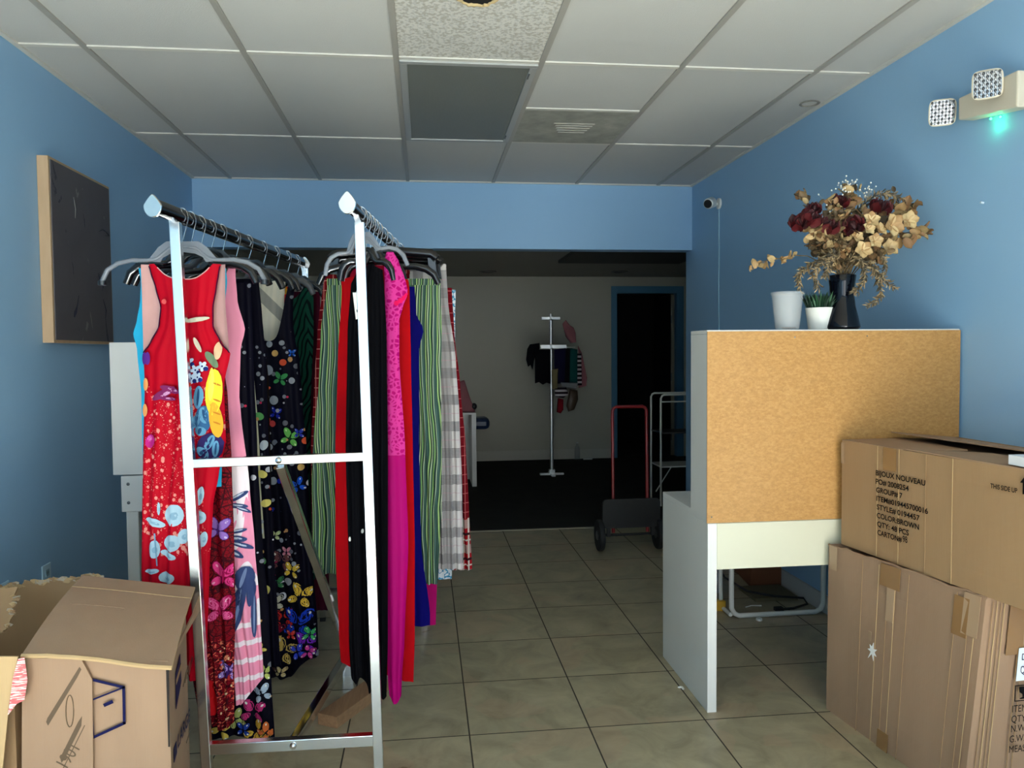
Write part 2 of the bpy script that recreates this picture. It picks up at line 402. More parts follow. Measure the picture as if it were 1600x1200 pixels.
# patched ring on the right ceiling strip, hole near the top
p = onZ(1265, 161, CZ)
tag(MB().lathe([(.048, 0), (.05, -.004), (.040, -.006), (.036, -.001)], p, plain('ring_plaster', (140, 136, 128), .7), 24).build('ceiling_cap_ring', smooth=40), 'small oval patched ring in the right ceiling tiles', 'ceiling cap')
p = onZ(747, -6, CZ)
t = empty('broken_ceiling_hole', p, 'ragged dark hole in the rough ceiling tile, top of the photo', 'ceiling hole')
MB().lathe([(.0, -.0015), (.062, -.0015), (.064, .0)], p, DARK, 20).build('opening', t)
pts = []
for k in range(40):
    a = 2*math.pi*k/40; pts.append(p+Vector((math.cos(a)*(.068+R.uniform(-.006, .01)), math.sin(a)*(.064+R.uniform(-.006, .008)), -.002)))
MB().tube(pts, [.006+R.uniform(-.002, .003) for _ in pts], plain('torn_fibre', (200, 176, 130), .9), 6, closed=True).build('torn_edge', t, smooth=60)

# ------------------------------------------------------------------ left wall: picture, outlets, leaning white table
t = empty('wall_picture', (XL+.02, 3.70, 1.38), 'dark grey abstract canvas with a pale wooden side edge on left wall', 'picture')
PZ0, PZ1 = 1.385, 2.158
A0 = Vector((XL+.0, 3.385, 0)); 
WOODP = NT('pale_frame_wood', .6); WOODP.col(WOODP.mix(WOODP.noise(WOODP.mapping(WOODP.tc.outputs['Object'], (8, 8, 1)), 6, 4), (176, 146, 112), (194, 164, 130)))
m = MB()
for a, b in (((XL+.002, 3.385, PZ0), (XL+.046, 3.399, PZ1)), ((XL+.002, 3.986, PZ0), (XL+.046, 4.0, PZ1)), ((XL+.002, 3.399, PZ0), (XL+.046, 3.986, PZ0+.014)), ((XL+.002, 3.399, PZ1-.014), (XL+.046, 3.986, PZ1))): m.box(a, b, WOODP.m)
m.build('frame', t)
CV = NT('grey_canvas', .7); o_ = CV.tc.outputs['Object']
f1 = CV.noise(o_, 3, 5, .6, 1.0); f2 = CV.noise(CV.mapping(o_, (1, 1, .5), rot=(.6, 0, 0)), 7, 6, .6, 1.5)
c = CV.mix(f1, (70, 66, 72), (92, 88, 92)); c = CV.mix(CV.math('MULTIPLY', CV.math('GREATER_THAN', f2, .66), .8), c, (26, 28, 46))
f3 = CV.noise(CV.mapping(o_, (1, 1, .4), loc=(3, 1, 2)), 6, 5, .6, 1.2); c = CV.mix(CV.math('MULTIPLY', CV.math('GREATER_THAN', f3, .66), .5), c, (140, 138, 134))
CV.col(c)
cv = MB().box((XL+.02, 3.398, PZ0+.012), (XL+.050, 3.988, PZ1-.012), CV.m)
def smear(pts, r, mat):
    cv.tube([(XL+.051, y, z) for y, z in pts], r, mat, 6)
NV = plain('dark_brush_paint', (24, 26, 44), .5); PG = plain('pale_brush_paint', (128, 128, 126), .6)
smear([(3.86, 1.92), (3.90, 1.935), (3.94, 1.93), (3.97, 1.915), (3.93, 1.91)], [.001, .003, .002, .004, .001], NV)
smear([(3.83, 1.72), (3.85, 1.69), (3.88, 1.66), (3.87, 1.64)], [.001, .005, .006, .001], NV)
smear([(3.62, 1.60), (3.60, 1.55), (3.58, 1.52), (3.57, 1.50)], [.001, .003, .008, .003], NV)
smear([(3.88, 1.60), (3.91, 1.55), (3.90, 1.50)], [.001, .003, .001], NV)
smear([(3.60, 2.03), (3.615, 1.98), (3.61, 1.94)], [.001, .002, .001], PG)
cv.build('canvas', t)
def outlet(y, z, label):
    t = empty('wall_outlet', (XL, y, z-.06), label, 'outlet', 'outlets on the left wall')
    MB().box((XL+.0005, y-.036, z-.058), (XL+.007, y+.036, z+.058), plain('outlet_plastic', (186, 216, 234), .4)).build('cover_plate', t, bevel=.003)
    for dz in (-.022, .022):
        m = MB().box((XL+.007, y-.014, z+dz-.014), (XL+.009, y+.014, z+dz+.014), plain('outlet_face', (128, 168, 192), .4))
        m.box((XL+.009, y-.008, z+dz-.005), (XL+.0095, y-.005, z+dz+.006), BLACK).box((XL+.009, y+.005, z+dz-.005), (XL+.0095, y+.008, z+dz+.006), BLACK)
        m.build('receptacle', t)
outlet(3.345, .405, 'blue painted wall outlet low on left wall, above the torn carton')
outlet(3.02, .425, 'blue painted wall outlet at the left edge of the photo')
# folded white table standing on end against the left wall
t = empty('folded_white_table', (-1.40, 3.42, 0), 'white table standing on its end by the left wall behind dresses', 'table')
Yt = 3.4
m = MB(); a = onY(170, 535, Yt); m.box((a.x, Yt, .82), (a.x+.42, Yt+.03, a.z), WHITE); m.build('table_top', t, bevel=.003)
m = MB(); m.box((a.x+.03, Yt+.002, .66), (a.x+.36, Yt+.045, .815), WHITE)
for z in (.70, .78): m.lathe([(.0, -.004), (.006, -.004), (.007, 0)], (a.x+.06, Yt+.001, z), STEEL, 12, (0, 1, 0))
m.build('bracket', t, bevel=.003)
for dx in (.045, .29): MB().box((a.x+dx, Yt+.01, 0), (a.x+dx+.05, Yt+.04, .665), WHITE).build('leg', t, bevel=.003)

# ------------------------------------------------------------------ right wall: emergency light, camera, nail
EP = plain('emergency_plastic', (205, 196, 178), .4)
t = empty('emergency_light', (1.93, 2.48, 2.14), 'beige twin-head emergency light with green indicator on right wall', 'emergency light')
m = MB(); X = XR
m.hexa([(X-.065, 2.32, 2.115), (X-.002, 2.32, 2.115), (X-.002, 2.60, 2.155), (X-.065, 2.60, 2.155), (X-.065, 2.32, 2.235), (X-.002, 2.32, 2.235), (X-.002, 2.60, 2.235), (X-.065, 2.60, 2.235)], EP)
m.build('housing', t, bevel=.006)
def lamphead(c, ax):
    c = Vector(c); ax = Vector(ax).normalized(); up = Vector((0, 0, 1)); sx = up.cross(ax).normalized(); up = ax.cross(sx)
    w, h, d = .046, .048, .034
    def q(i, j, k): return c+sx*i+up*j+ax*k
    def ring(s_, k): 
        return [q(w*s_*math.copysign(abs(math.cos(a))**.45, math.cos(a)), h*s_*math.copysign(abs(math.sin(a))**.45, math.sin(a)), k) for a in [2*math.pi*i/28 for i in range(28)]]
    pts = ring(.55, -d)+ring(.95, -.008)+ring(1.0, .006)+ring(.9, .009); fs = []
    for r_ in range(3): fs += [(r_*28+i, r_*28+(i+1) % 28, (r_+1)*28+(i+1) % 28, (r_+1)*28+i) for i in range(28)]
    fs += [tuple(range(27, -1, -1))]
    hd = MB().add(pts, fs, EP).build('lamp_head', t, smooth=50)
    lens = MB(); LM = plain('lamp_lens', (190, 190, 192), .12, .8); 
    lens.add(ring(.9, .006), [tuple(range(28))], LM)
    for i in range(-3, 4):
        for j in range(-3, 4): lens.blob(q(i*w*.25, j*h*.25, .006), w*.115, h*.115, .006, LM if (i+j) % 2 else plain('lamp_lens_dark', (90, 90, 92), .15, .8), seg=6, rings=4)
    lens.build('lens', hd, org=ORG[t.name], smooth=60)
    MB().tube([c-ax*d, c-ax*(d+.03)], .011, EP, 10).build('swivel', hd, org=ORG[t.name])
lamphead((1.925, 2.672, 2.205), (-.45, -.85, -.25))
lamphead((1.895, 2.405, 2.215), (-.6, -.75, -.1))
GE = NT('green_led', .3); GE.b.inputs['Emission Color'].default_value = (.03, 1, .35, 1); GE.b.inputs['Emission Strength'].default_value = 14; GE.col((20, 200, 90))
for y in (2.50, 2.455): MB().blob((1.985, y, 2.125 if y < 2.48 else 2.132), .004, .004, .004, GE.m, seg=8, rings=5).build('indicator_light', t)
l = bpy.data.lights.new('led_glow', 'POINT'); l.energy = .07; l.color = (.05, 1, .45); l.shadow_soft_size = .004
o = bpy.data.objects.new('led_glow', l); o.location = (1.972, 2.478, 2.10); COL.objects.link(o)
tag(MB().tube([(XR, 2.547, 1.849), (XR-.012, 2.547, 1.851)], .004, plain('nail_white', (190, 205, 215), .4), 8).build('wall_nail'), 'tiny pale wall plug on the bare right wall', 'nail')
t = empty('security_camera', (1.95, 5.0, 2.28), 'small white security camera with black face high on right wall', 'security camera')
cc = onX(1109, 318, 1.93); 
MB().lathe([(.0, 0), (.036, 0), (.036, .012), (.015, .018), (0, .018)], (XR-.0005, cc.y-.0, cc.z), PLAST, 24, (-1, 0, 0)).build('wall_mount', t, smooth=40)
MB().tube([(XR-.015, cc.y, cc.z), (XR-.05, cc.y-.01, cc.z-.02)], .009, PLAST, 10).build('arm', t)
ax = Vector((-.62, -.75, -.28)).normalized(); c0 = Vector((1.925, cc.y-.02, cc.z))
pts = [c0-ax*.05, c0-ax*.045, c0-ax*.03, c0+ax*.03, c0+ax*.045, c0+ax*.05]
MB().tube(pts, [.02, .03, .036, .036, .032, .02], PLAST, 20).build('body', t, smooth=40)
MB().tube([c0+ax*.0495, c0+ax*.0525], [.028, .026], BLACK, 20).build('face', t)
m = MB().tube([(XR-.006, cc.y, cc.z-.03)]+[(XR-.005+.001*math.sin(i), cc.y+.004*math.sin(i*1.3), cc.z-.03-.1*i) for i in range(1, 16)], .0035, plain('cable_pale', (160, 200, 215), .5), 6)
m.build('cable', t)

# ------------------------------------------------------------------ desk with hutch
YD = 2.647
t = empty('white_desk', (1.5, 2.9, 0), 'white desk seen from behind with a tall hardboard-backed hutch', 'desk')
m = MB(); m.box((1.015, YD, 0), (1.050, YD+.525, .70), WHITE); m.build('side_panel', t, bevel=.0015)
m = MB(); m.box((1.95, YD, 0), (1.985, YD+.525, .70), WHITE); m.build('side_panel', t, bevel=.0015)
MB().box((1.015, YD+.003, .70), (1.985, YD+.525, .722), WHITE).build('desk_top', t, bevel=.0015)
MB().box((1.0505, YD+.001, .530), (1.9495, YD+.02, .6995), CREAM).build('back_apron', t, bevel=.001)
MB().box((1.010, YD-.001, .7225), (1.024, YD+.165, 1.388), WHITE).build('hutch_side', t, bevel=.001)
MB().box((1.974, YD-.001, .7225), (1.988, YD+.165, 1.388), WHITE).build('hutch_side', t, bevel=.001)
MB().box((1.010, YD-.001, 1.3885), (1.990, YD+.165, 1.402), WHITE).build('hutch_top', t, bevel=.001)
MB().box((1.010, YD-.006, .703), (1.990, YD-.0015, 1.397), OSB).build('hutch_back_panel', t)
for (u, v) in ((1112, 808), (1355, 525), (1242, 527)):
    p = onY(u, v, YD-.006); MB().blob(p, .003, .002, .003, STEEL, seg=8, rings=4).build('nail_head', t)
ZH = 1.402
# cup
def at_top(u, y): p = onY(u, 520, y); return Vector((p.x, y, ZH))
c = at_top(1230, 2.72)
t = empty('plastic_cup', c, 'scuffed translucent plastic cup on the hutch, left of the vase', 'cup')
s_ = 1/1191*2.85
prof = [(.0, .002), (17.5*s_, .002), (18*s_, .004), (23.5*s_, 54*s_), (25*s_, 55*s_), (25*s_, 59*s_), (23.8*s_, 59*s_), (22.5*s_, 54*s_), (17*s_, .006), (0, .006)]
MB().lathe(prof, c, CUP, 36).build('cup_wall', t, smooth=50)
m = MB()
for k in range(14):
    a = R.uniform(0, 6.28); m.blob(c+Vector((math.cos(a)*.03*R.random(), math.sin(a)*.03*R.random(), .009)), .008, .005, .003, plain('dry_crumb', (120, 84, 60), .9), seg=6, rings=4)
o = m.build('crumb_residue', t)
# pot with grass
c = at_top(1281, 2.76)
t = empty('potted_grass', c, 'small white pot of dark green grass behind the vase', 'potted plant')
MB().lathe([(0, .001), (.040, .001), (.042, .004), (.053, .083), (.0545, .085), (.050, .085), (.047, .078), (.02, .078), (0, .078)], c, PLAST, 32).build('pot', t, smooth=40)
m = MB(); GG = [plain('grass_green_%d' % i, q, .6) for i, q in enumerate(((26, 62, 40), (40, 84, 52), (20, 48, 34)))]
for k in range(420):
    a = R.uniform(0, 6.28); r = .05*math.sqrt(R.random()); b = c+Vector((math.cos(a)*r*.9, math.sin(a)*r*.9, .079))
    tp = b+Vector((math.cos(a)*r*.45+R.uniform(-.012, .012), math.sin(a)*r*.45+R.uniform(-.012, .012), R.uniform(.03, .068)))
    d = Vector((R.uniform(-1, 1), R.uniform(-1, 1), 0)).normalized()*.0022
    mid = (b+tp)/2+Vector((0, 0, .006))
    m.add([b-d, b+d, mid+d*1.4, mid-d*1.4, tp], [(0, 1, 2, 3), (3, 2, 4)], R.choice(GG))
m.build('grass', t, fix=False)['kind'] = 'stuff'
# vase
cv_ = at_top(1315, 2.73)
t = empty('navy_vase', cv_, 'glossy dark navy vase holding dried flowers on the hutch', 'vase')
s_ = 1/1191*2.88
prof = [(0, .001), (24*s_, .001), (27*s_, 3*s_), (27*s_, 6*s_), (24*s_, 20*s_), (20*s_, 36*s_), (18*s_, 52*s_), (18.4*s_, 68*s_), (20.5*s_, 84*s_), (20*s_, 85*s_), (18.6*s_, 83*s_), (16*s_, 60*s_), (15*s_, 30*s_), (0, 10*s_)]
MB().lathe(prof, cv_, VASE, 48).build('vase_body', t, smooth=60)
MOUTH = cv_+Vector((0, 0, 80*s_))
# ------------------------------------------------------------------ dried bouquet
def bq(u, v, dy=0): return onY(u, v, 2.73+dy)
def curve(a, b, sag=.0, n=8, bow=None):
    a = Vector(a); b = Vector(b); out = []
    bow = bow or Vector((0, 0, 0))
    for i in range(n+1):
        t_ = i/n; p = a.lerp(b, t_)+Vector((0, 0, 1))*(sag*math.sin(math.pi*t_))+bow*math.sin(math.pi*t_); out.append(p)
    return out
STEM = plain('dry_stem', (96, 78, 50), .8)
LEAFT = [plain('dry_leaf_%d' % i, q, .65, var=.12) for i, q in enumerate(((158, 126, 84), (172, 146, 102), (132, 98, 64), (110, 88, 58), (84, 68, 46)))]
ROSE = plain('dried_rose_petal', (78, 9, 16), .6, var=.2); ROSE2 = plain('dried_rose_petal_dark', (50, 6, 12), .65, var=.2)
def petal(mb, c, d, up, L, W_, mat, cup=.25, n=5):
    d = Vector(d).normalized(); up = Vector(up); sx = d.cross(up)
    if sx.length < 1e-3: sx = d.orthogonal()
    sx.normalize(); nn = sx.cross(d).normalized()
    def fn(i, j):
        w_ = math.sin(math.pi*min(1, (.08+j*.92)))**.7*W_/2
        x = (i-.5)*2
        return Vector(c)+d*(L*j)+sx*(x*w_)+nn*(cup*L*((j-.5)**2-.25)*-1*1.2+abs(x)**2*W_*.18)
    mb.grid(fn, 4, n, mat)
def stem_to(p, r=.0016):
    b = MOUTH+Vector((R.uniform(-.03, .03), R.uniform(-.03, .03), -.09+R.uniform(0, .02)))
    m0 = MOUTH+Vector((R.uniform(-.022, .022), R.uniform(-.022, .022), .0))
    m0.x += (p.x-m0.x)*.06
    path = [b, m0]+[m0.lerp(p, t_)+Vector((0, 0, .05*math.sin(math.pi*t_))) for t_ in (.25, .5, .75)]+[p]
    return path
def rose(u, v, r_px, dy, label):
    c = bq(u, v, dy); r = r_px/425
    t = empty('dried_rose', c, label, 'dried flower', 'dried roses in the vase')
    MB().tube(stem_to(c), .0017, STEM, 5).build('stem', t)
    m = MB(); tilt = Vector((R.uniform(-.6, .6), -.5, R.uniform(.2, .9))).normalized()
    for ring_, (n_, rr, sp) in enumerate(((4, .55, .15), (5, .8, .45), (6, 1.0, .8))):
        for k in range(n_):
            a = 2*math.pi*k/n_+ring_*.5+R.uniform(-.2, .2); x = tilt.orthogonal().normalized(); y = tilt.cross(x)
            o_ = (x*math.cos(a)+y*math.sin(a))
            d = (tilt+o_*sp*.5).normalized()
            petal(m, c-tilt*r*.8+o_*r*rr*.45, d, o_, r*1.7*R.uniform(.9, 1.1), r*1.5*rr, R.choice((ROSE, ROSE, ROSE2)), .3)
    m.blob(c, r*.6, r*.6, r*.75, ROSE2, seg=10, rings=6)
    m.build('bloom', t, smooth=80, fix=False)
for a in ((1248, 349, 12, -.05, 'leftmost dark red dried rose in the vase'), (1268, 341, 13, -.07, 'dark red dried rose right of the leftmost one'),
          (1272, 327, 9, -.02, 'small dark red dried rose above the left pair'), (1312, 315, 11, .0, 'topmost dark red dried rose, beside white filler'),
          (1296, 354, 12, -.08, 'dark red dried rose low left of centre'), (1333, 354, 13, -.08, 'dark red dried rose at the centre above the vase'),
          (1376, 324, 13, -.03, 'dark red dried rose high on the right side'), (1408, 344, 12, .0, 'rightmost dark red dried rose among tan petals')): rose(*a)
def sprig(name, tip, leaves, label, cat='dried foliage', group=None, mats=LEAFT, lr=(.016, .03), dy=0, path=None, n_=14, wid=.7):
    p = bq(*tip, dy); t = empty(name, p, label, cat, group)
    pth = path or stem_to(p)
    MB().tube(pth, [.0018]*len(pth), STEM, 5).build('stem', t)
    m = MB(); n0 = len(pth)-1
    for k in range(n_):
        s = leaves[0]+(leaves[1]-leaves[0])*k/(n_-1); i = min(int(s*n0), n0-1); q = pth[i].lerp(pth[i+1], s*n0-i)
        dd = (pth[i+1]-pth[i]).normalized()
        rnd = Vector((R.gauss(0, 1), R.gauss(0, 1), R.gauss(0, 1))).normalized()
        d = (dd*.5+rnd).normalized()
        q = q+Vector((R.gauss(0, .011), R.gauss(0, .014), R.gauss(0, .011)))*(.25 if path else 1); L = R.uniform(*lr)*1.12; petal(m, q, d, Vector((R.uniform(-1, 1), -1, R.uniform(-1, 1))), L, L*wid, R.choice(mats), R.uniform(-.4, .5))
    m.build('leaves', t, smooth=80, fix=False); return t
GRF = 'tan leaf sprigs in the vase'
lt = LEAFT
# left reaching twig
tw = [MOUTH+Vector((0, 0, -.05)), MOUTH+Vector((-.01, -.01, .02)), bq(1262, 400), bq(1241, 399), bq(1222, 404), bq(1205, 405), bq(1190, 410), bq(1174, 422)]
sprig('dried_leaf_sprig', (1174, 422), (.42, 1), 'long tan twig reaching out left above the plastic cup', mats=lt[:2], path=tw, n_=17, lr=(.022, .036))
specs = [((1252, 304), 'thin curled tan leaf tip at upper left of bouquet', 4, (.02, .04), (.8, 1)),
 ((1300, 372), 'brown leaf sprig at the bouquet centre left', 22, (.022, .036), (.45, 1)),
 ((1270, 385), 'brown leaf sprig at the lower left of bouquet', 22, (.022, .036), (.45, 1)),
 ((1268, 358), 'pale leaf sprig between the left roses', 16, (.022, .034), (.5, 1)),
 ((1338, 392), 'brown leaf sprig right above the vase mouth', 24, (.022, .038), (.4, 1)),
 ((1330, 300), 'upright tan leaf at the top of the bouquet', 12, (.028, .045), (.75, 1)),
 ((1316, 335), 'grey tan leaf sprig behind the central roses', 22, (.02, .034), (.55, 1)),
 ((1352, 335), 'grey tan leaf sprig below the high right rose', 22, (.02, .034), (.55, 1)),
 ((1295, 315), 'grey tan leaf sprig at the upper left of bouquet', 14, (.018, .03), (.6, 1)),
 ((1372, 400), 'tan leaf sprig at the lower right of bouquet', 24, (.024, .04), (.5, 1)),
 ((1395, 380), 'tan leaf sprig hanging at the right side', 20, (.024, .042), (.55, 1)),
 ((1440, 360), 'orange tan leaf sprig at the far right edge', 13, (.024, .045), (.72, 1)),
 ((1425, 325), 'orange tan curled leaf sprig at the upper right', 12, (.026, .05), (.75, 1)),
 ((1322, 372), 'dense brown leaf sprig just above the centre of the vase', 26, (.02, .034), (.4, 1)),
 ((1285, 400), 'brown leaf sprig low above the green grass', 24, (.018, .03), (.4, 1)),
 ((1352, 405), 'brown leaf sprig low at the right of the vase mouth', 24, (.018, .03), (.4, 1)),
 ((1300, 345), 'tan leaf sprig between the two middle roses', 24, (.024, .038), (.45, 1)),
 ((1345, 365), 'mixed brown leaf sprig behind the cream blooms', 26, (.024, .04), (.4, 1)),
 ((1375, 345), 'brown leaf sprig behind the large cream bloom', 24, (.024, .04), (.5, 1)),
 ((1310, 395), 'short dark leaf sprig right at the vase mouth', 26, (.02, .034), (.35, 1)),
 ((1398, 312), 'grey feathery sprig at the top right', 22, (.012, .024), (.55, 1))]
for k, (tip, lb, n_, lr, lv) in enumerate(specs):
    sprig('dried_leaf_sprig', tip, lv, lb, n_=int(n_*2.4), lr=lr, dy=R.uniform(-.06, .05), mats=(lt[:3] if k in (3, 11, 12, 10) else lt[1:]))
# cream hydrangea-like florets
CRM = [plain('cream_petal_%d' % i, q, .6, var=.06) for i, q in enumerate(((184, 154, 108), (194, 168, 122), (164, 128, 84)))]
def floret(u, v, r, dy, label, k=5):
    c = bq(u, v, dy); t = empty('cream_dried_bloom', c, label, 'dried flower', 'cream dried blooms in the vase')
    MB().tube(stem_to(c+Vector((0, .01, 0))), .0016, STEM, 5).build('stem', t)
    m = MB(); rr = r/425; ax = Vector((R.uniform(-.3, .3), -1, R.uniform(-.1, .5))).normalized(); x = ax.orthogonal().normalized(); y = ax.cross(x); ph = R.uniform(0, 6)
    for i in range(k):
        a = ph+2*math.pi*i/k; o_ = x*math.cos(a)+y*math.sin(a)
        petal(m, c+o_*rr*.08, (o_+ax*.35), ax, rr*1.1, rr*.95, R.choice(CRM), .3)
    m.blob(c+ax*.002, rr*.12, rr*.12, rr*.12, CRM[2], seg=6, rings=4); m.build('petals', t, smooth=80, fix=False)
for a in ((1360, 345, 13, -.1, 'cream dried bloom right of the central rose'), (1355, 358, 11, -.11, 'small cream dried bloom under the central right'),
          (1392, 352, 18, -.1, 'large cream dried bloom with pointed petals at right'), (1366, 377, 12, -.1, 'round cream dried bloom below the large one'),
          (1347, 391, 14, -.1, 'cream dried bloom low beside the brown leaves'), (1388, 388, 14, -.06, 'tan dried bloom low on the right'),
          (1374, 360, 11, -.1, 'cream dried bloom between the right blooms'), (1418, 345, 15, -.04, 'orange tan bloom beside the rightmost rose'), (1338, 371, 10, -.1, 'small cream bloom just under central rose')): floret(*a)
# drooping ferns
FERN = [plain('dry_fern_%d' % i, q, .7) for i, q in enumerate(((134, 112, 80), (96, 82, 58), (62, 56, 44), (156, 134, 98)))]
def fern(pts, label, L=.022, dy=0):
    P = [MOUTH+Vector((0, 0, -.05)), MOUTH+Vector((0, 0, .01))]+[bq(u, v, dy) for u, v in pts]
    # densify
    Q = []
    for i in range(1, len(P)-1):
        a, b = P[i], P[i+1]
        for k in range(7): Q.append(a.lerp(b, k/7))
    Q.append(P[-1]); Q = [P[0]]+Q
    for _ in range(3): Q = [Q[0]]+[(Q[i-1]+Q[i]*2+Q[i+1])/4 for i in range(1, len(Q)-1)]+[Q[-1]]
    t = empty('dried_fern', Q[-1], label, 'dried foliage', 'drooping fern sprays in the vase')
    MB().tube(Q, .0015, STEM, 5).build('stem', t)
    m = MB()
    for i in range(6, len(Q)-1):
        dd = (Q[i+1]-Q[i]).normalized(); sd = dd.cross(Vector((0, 1, 0))).normalized()
        for sg in (-1, 1):
            for h in (0, .33, .66):
                c = Q[i].lerp(Q[i+1], h); l_ = L*R.uniform(.8, 1.5)*(1-.3*i/len(Q))
                petal(m, c+Vector((R.gauss(0, .003), R.gauss(0, .006), R.gauss(0, .003))), dd*R.uniform(.3, 1.1)+sd*sg*R.uniform(.3, 1)+Vector((0, R.uniform(-.6, .4), R.uniform(-.5, .3))), Vector((0, -1, 0)), l_, l_*.22, R.choice(FERN), .5, 3)
    m.build('fronds', t, smooth=80, fix=False)
fern([(1290, 405), (1262, 415), (1246, 430), (1249, 452)], 'dark drooping fern at the lower left, over the green grass', dy=-.05)
fern([(1300, 395), (1282, 410), (1268, 428), (1280, 450)], 'pale drooping fern left of the vase neck', dy=-.07)
fern([(1304, 392), (1296, 408), (1292, 420), (1290, 432)], 'short fern hanging against the vase neck', dy=-.07)
fern([(1345, 395), (1362, 412), (1372, 430), (1398, 452)], 'longest fern drooping right of the vase', dy=-.05)
fern([(1340, 400), (1352, 420), (1348, 440), (1334, 458)], 'fern drooping down the right side of the vase', dy=-.07)
fern([(1350, 400), (1370, 432), (1378, 462), (1354, 479)], 'lowest fern tip hanging right of the vase', dy=-.03)
fern([(1330, 400), (1375, 395), (1382, 415), (1375, 440)], 'fern curling at the right under cream blooms', dy=-.06)
fern([(1335, 330), (1375, 300), (1410, 310), (1425, 325)], 'grey fern arching over the top right', dy=.02)
# baby's breath
BBW = plain('white_filler_bud', (236, 232, 220), .6)
for (u, v, n_, lb) in ((1322, 293, 46, 'white filler flowers rising at the top of the bouquet'), (1300, 318, 26, 'white filler flowers behind the left roses'), (1357, 303, 26, 'white filler flowers behind the high right rose')):
    c = bq(u, v+8, .02); t = empty('filler_flower_spray', c, lb, 'dried flower', 'white filler sprays in the vase')
    s1 = MB(); s1.tube(stem_to(c), .001, STEM, 4); b1 = MB()
    for k in range(n_):
        q = bq(u+R.gauss(0, 9), v+R.gauss(0, 8), .02+R.uniform(-.04, .04)); s1.tube([c, q], .0004, plain('fine_stem', (170, 160, 130), .8), 3, caps=False)
        b1.blob(q, .0032, .0032, .0032, BBW, seg=6, rings=4)
    s1.build('stem', t); b1.build('buds', t, smooth=80)['kind'] = 'stuff'

# ------------------------------------------------------------------ double-rail clothes rack
RD = Vector((.09501747, 1, .02103842))           # direction of both rails
RL0 = Vector((-.736, 2.22, 1.740)); RR0 = Vector((-.207, 2.19, 1.750))
RNH = Vector((RD.x, RD.y, 0)).normalized()
def railpt(side, t): return (RL0 if side == 'L' else RR0)+RD*t
rk = empty('clothes_rack', (-.42, 3.1, 0), 'chrome double-rail clothes rack packed with dresses and trousers', 'clothes rack')
YA, YBk = 2.33, 3.87
LT, LB = Vector((-.713, 2.33, 1.715)), Vector((-.661, 2.33, .02))
T2, B2 = Vector((-.184, 2.305, 1.715)), Vector((-.153, 2.305, .02))
off = Vector((.095*1.5, 1.5, 0))
for (a, b) in ((LT, LB), (T2, B2)):
    for o_ in (Vector((0, 0, 0)), off):
        z_ = Vector((0, 0, .032)) if o_.y else Vector((0, 0, 0))
        u_ = MB().bar(b+o_, a+o_+z_, .029, .029, CHROMEB if o_.y == 0 else CHROME, up=(0, 1, 0)).build('upright', rk, bevel=.002)
        MB().box((b.x+o_.x-.013, b.y+o_.y-.013, 0), (b.x+o_.x+.013, b.y+o_.y+.013, .03), RUBBER).build('foot', rk)
def mid(a, b, t): return a.lerp(b, t)
for o_ in (Vector((0, 0, 0)), off):
    l1 = Vector((-.678, 2.33, 1.010))+o_; r1 = Vector((-.184, 2.305, 1.022))+o_
    l2 = Vector((-.655, 2.33, .150))+o_; r2 = Vector((-.158, 2.305, .158))+o_
    MB().bar(l1, r1, .026, .026, CHROMEB).build('crossbar', rk, bevel=.002)
    MB().bar(l2, r2, .026, .034, CHROMEB).build('crossbar', rk, bevel=.002)
    for p_ in (mid(l1, r1, .5), mid(l2, r2, .5)):
        MB().lathe([(0, .022), (.006, .021), (.010, .016), (.010, .012)], p_, CHROME, 16, (0, -1, 0)).build('bolt', rk, smooth=50)
bf, bb = Vector((-.41, 2.33, .150)), Vector((-.41, 2.33, .150))+off
bm_ = mid(bf, bb, .56); bm_.z = .085
MB().bar(bf, bm_, .026, .034, CHROME).build('base_bar', rk, bevel=.002)
MB().bar(bm_, bb, .026, .034, CHROME).build('base_bar', rk, bevel=.002)
m = MB().box(bm_-Vector((.03, .05, .02)), bm_+Vector((.03, .05, -.0)), CHROME)
m.build('base_joint', rk, bevel=.003)
MB().box((bm_.x-.02, bm_.y-.02, 0), (bm_.x+.02, bm_.y+.02, .066), CHROME).build('foot', rk)
uf = Vector((-.431, 2.33, 1.0)); ub = uf+off
for a in (uf, ub): MB().bar(a, bm_+Vector((0, .02 if a is ub else -.02, .02)), .026, .03, CHROME, up=(0, 1, 0)).build('brace', rk, bevel=.002)
def tear(w, h, n=20):   # pear outline, point up
    out = []
    for k in range(n):
        a = 2*math.pi*k/n; y = math.sin(a); x = math.cos(a)*(1-.55*max(0, y)**1.0)
        out.append((x*w/2, y*h/2))
    return out
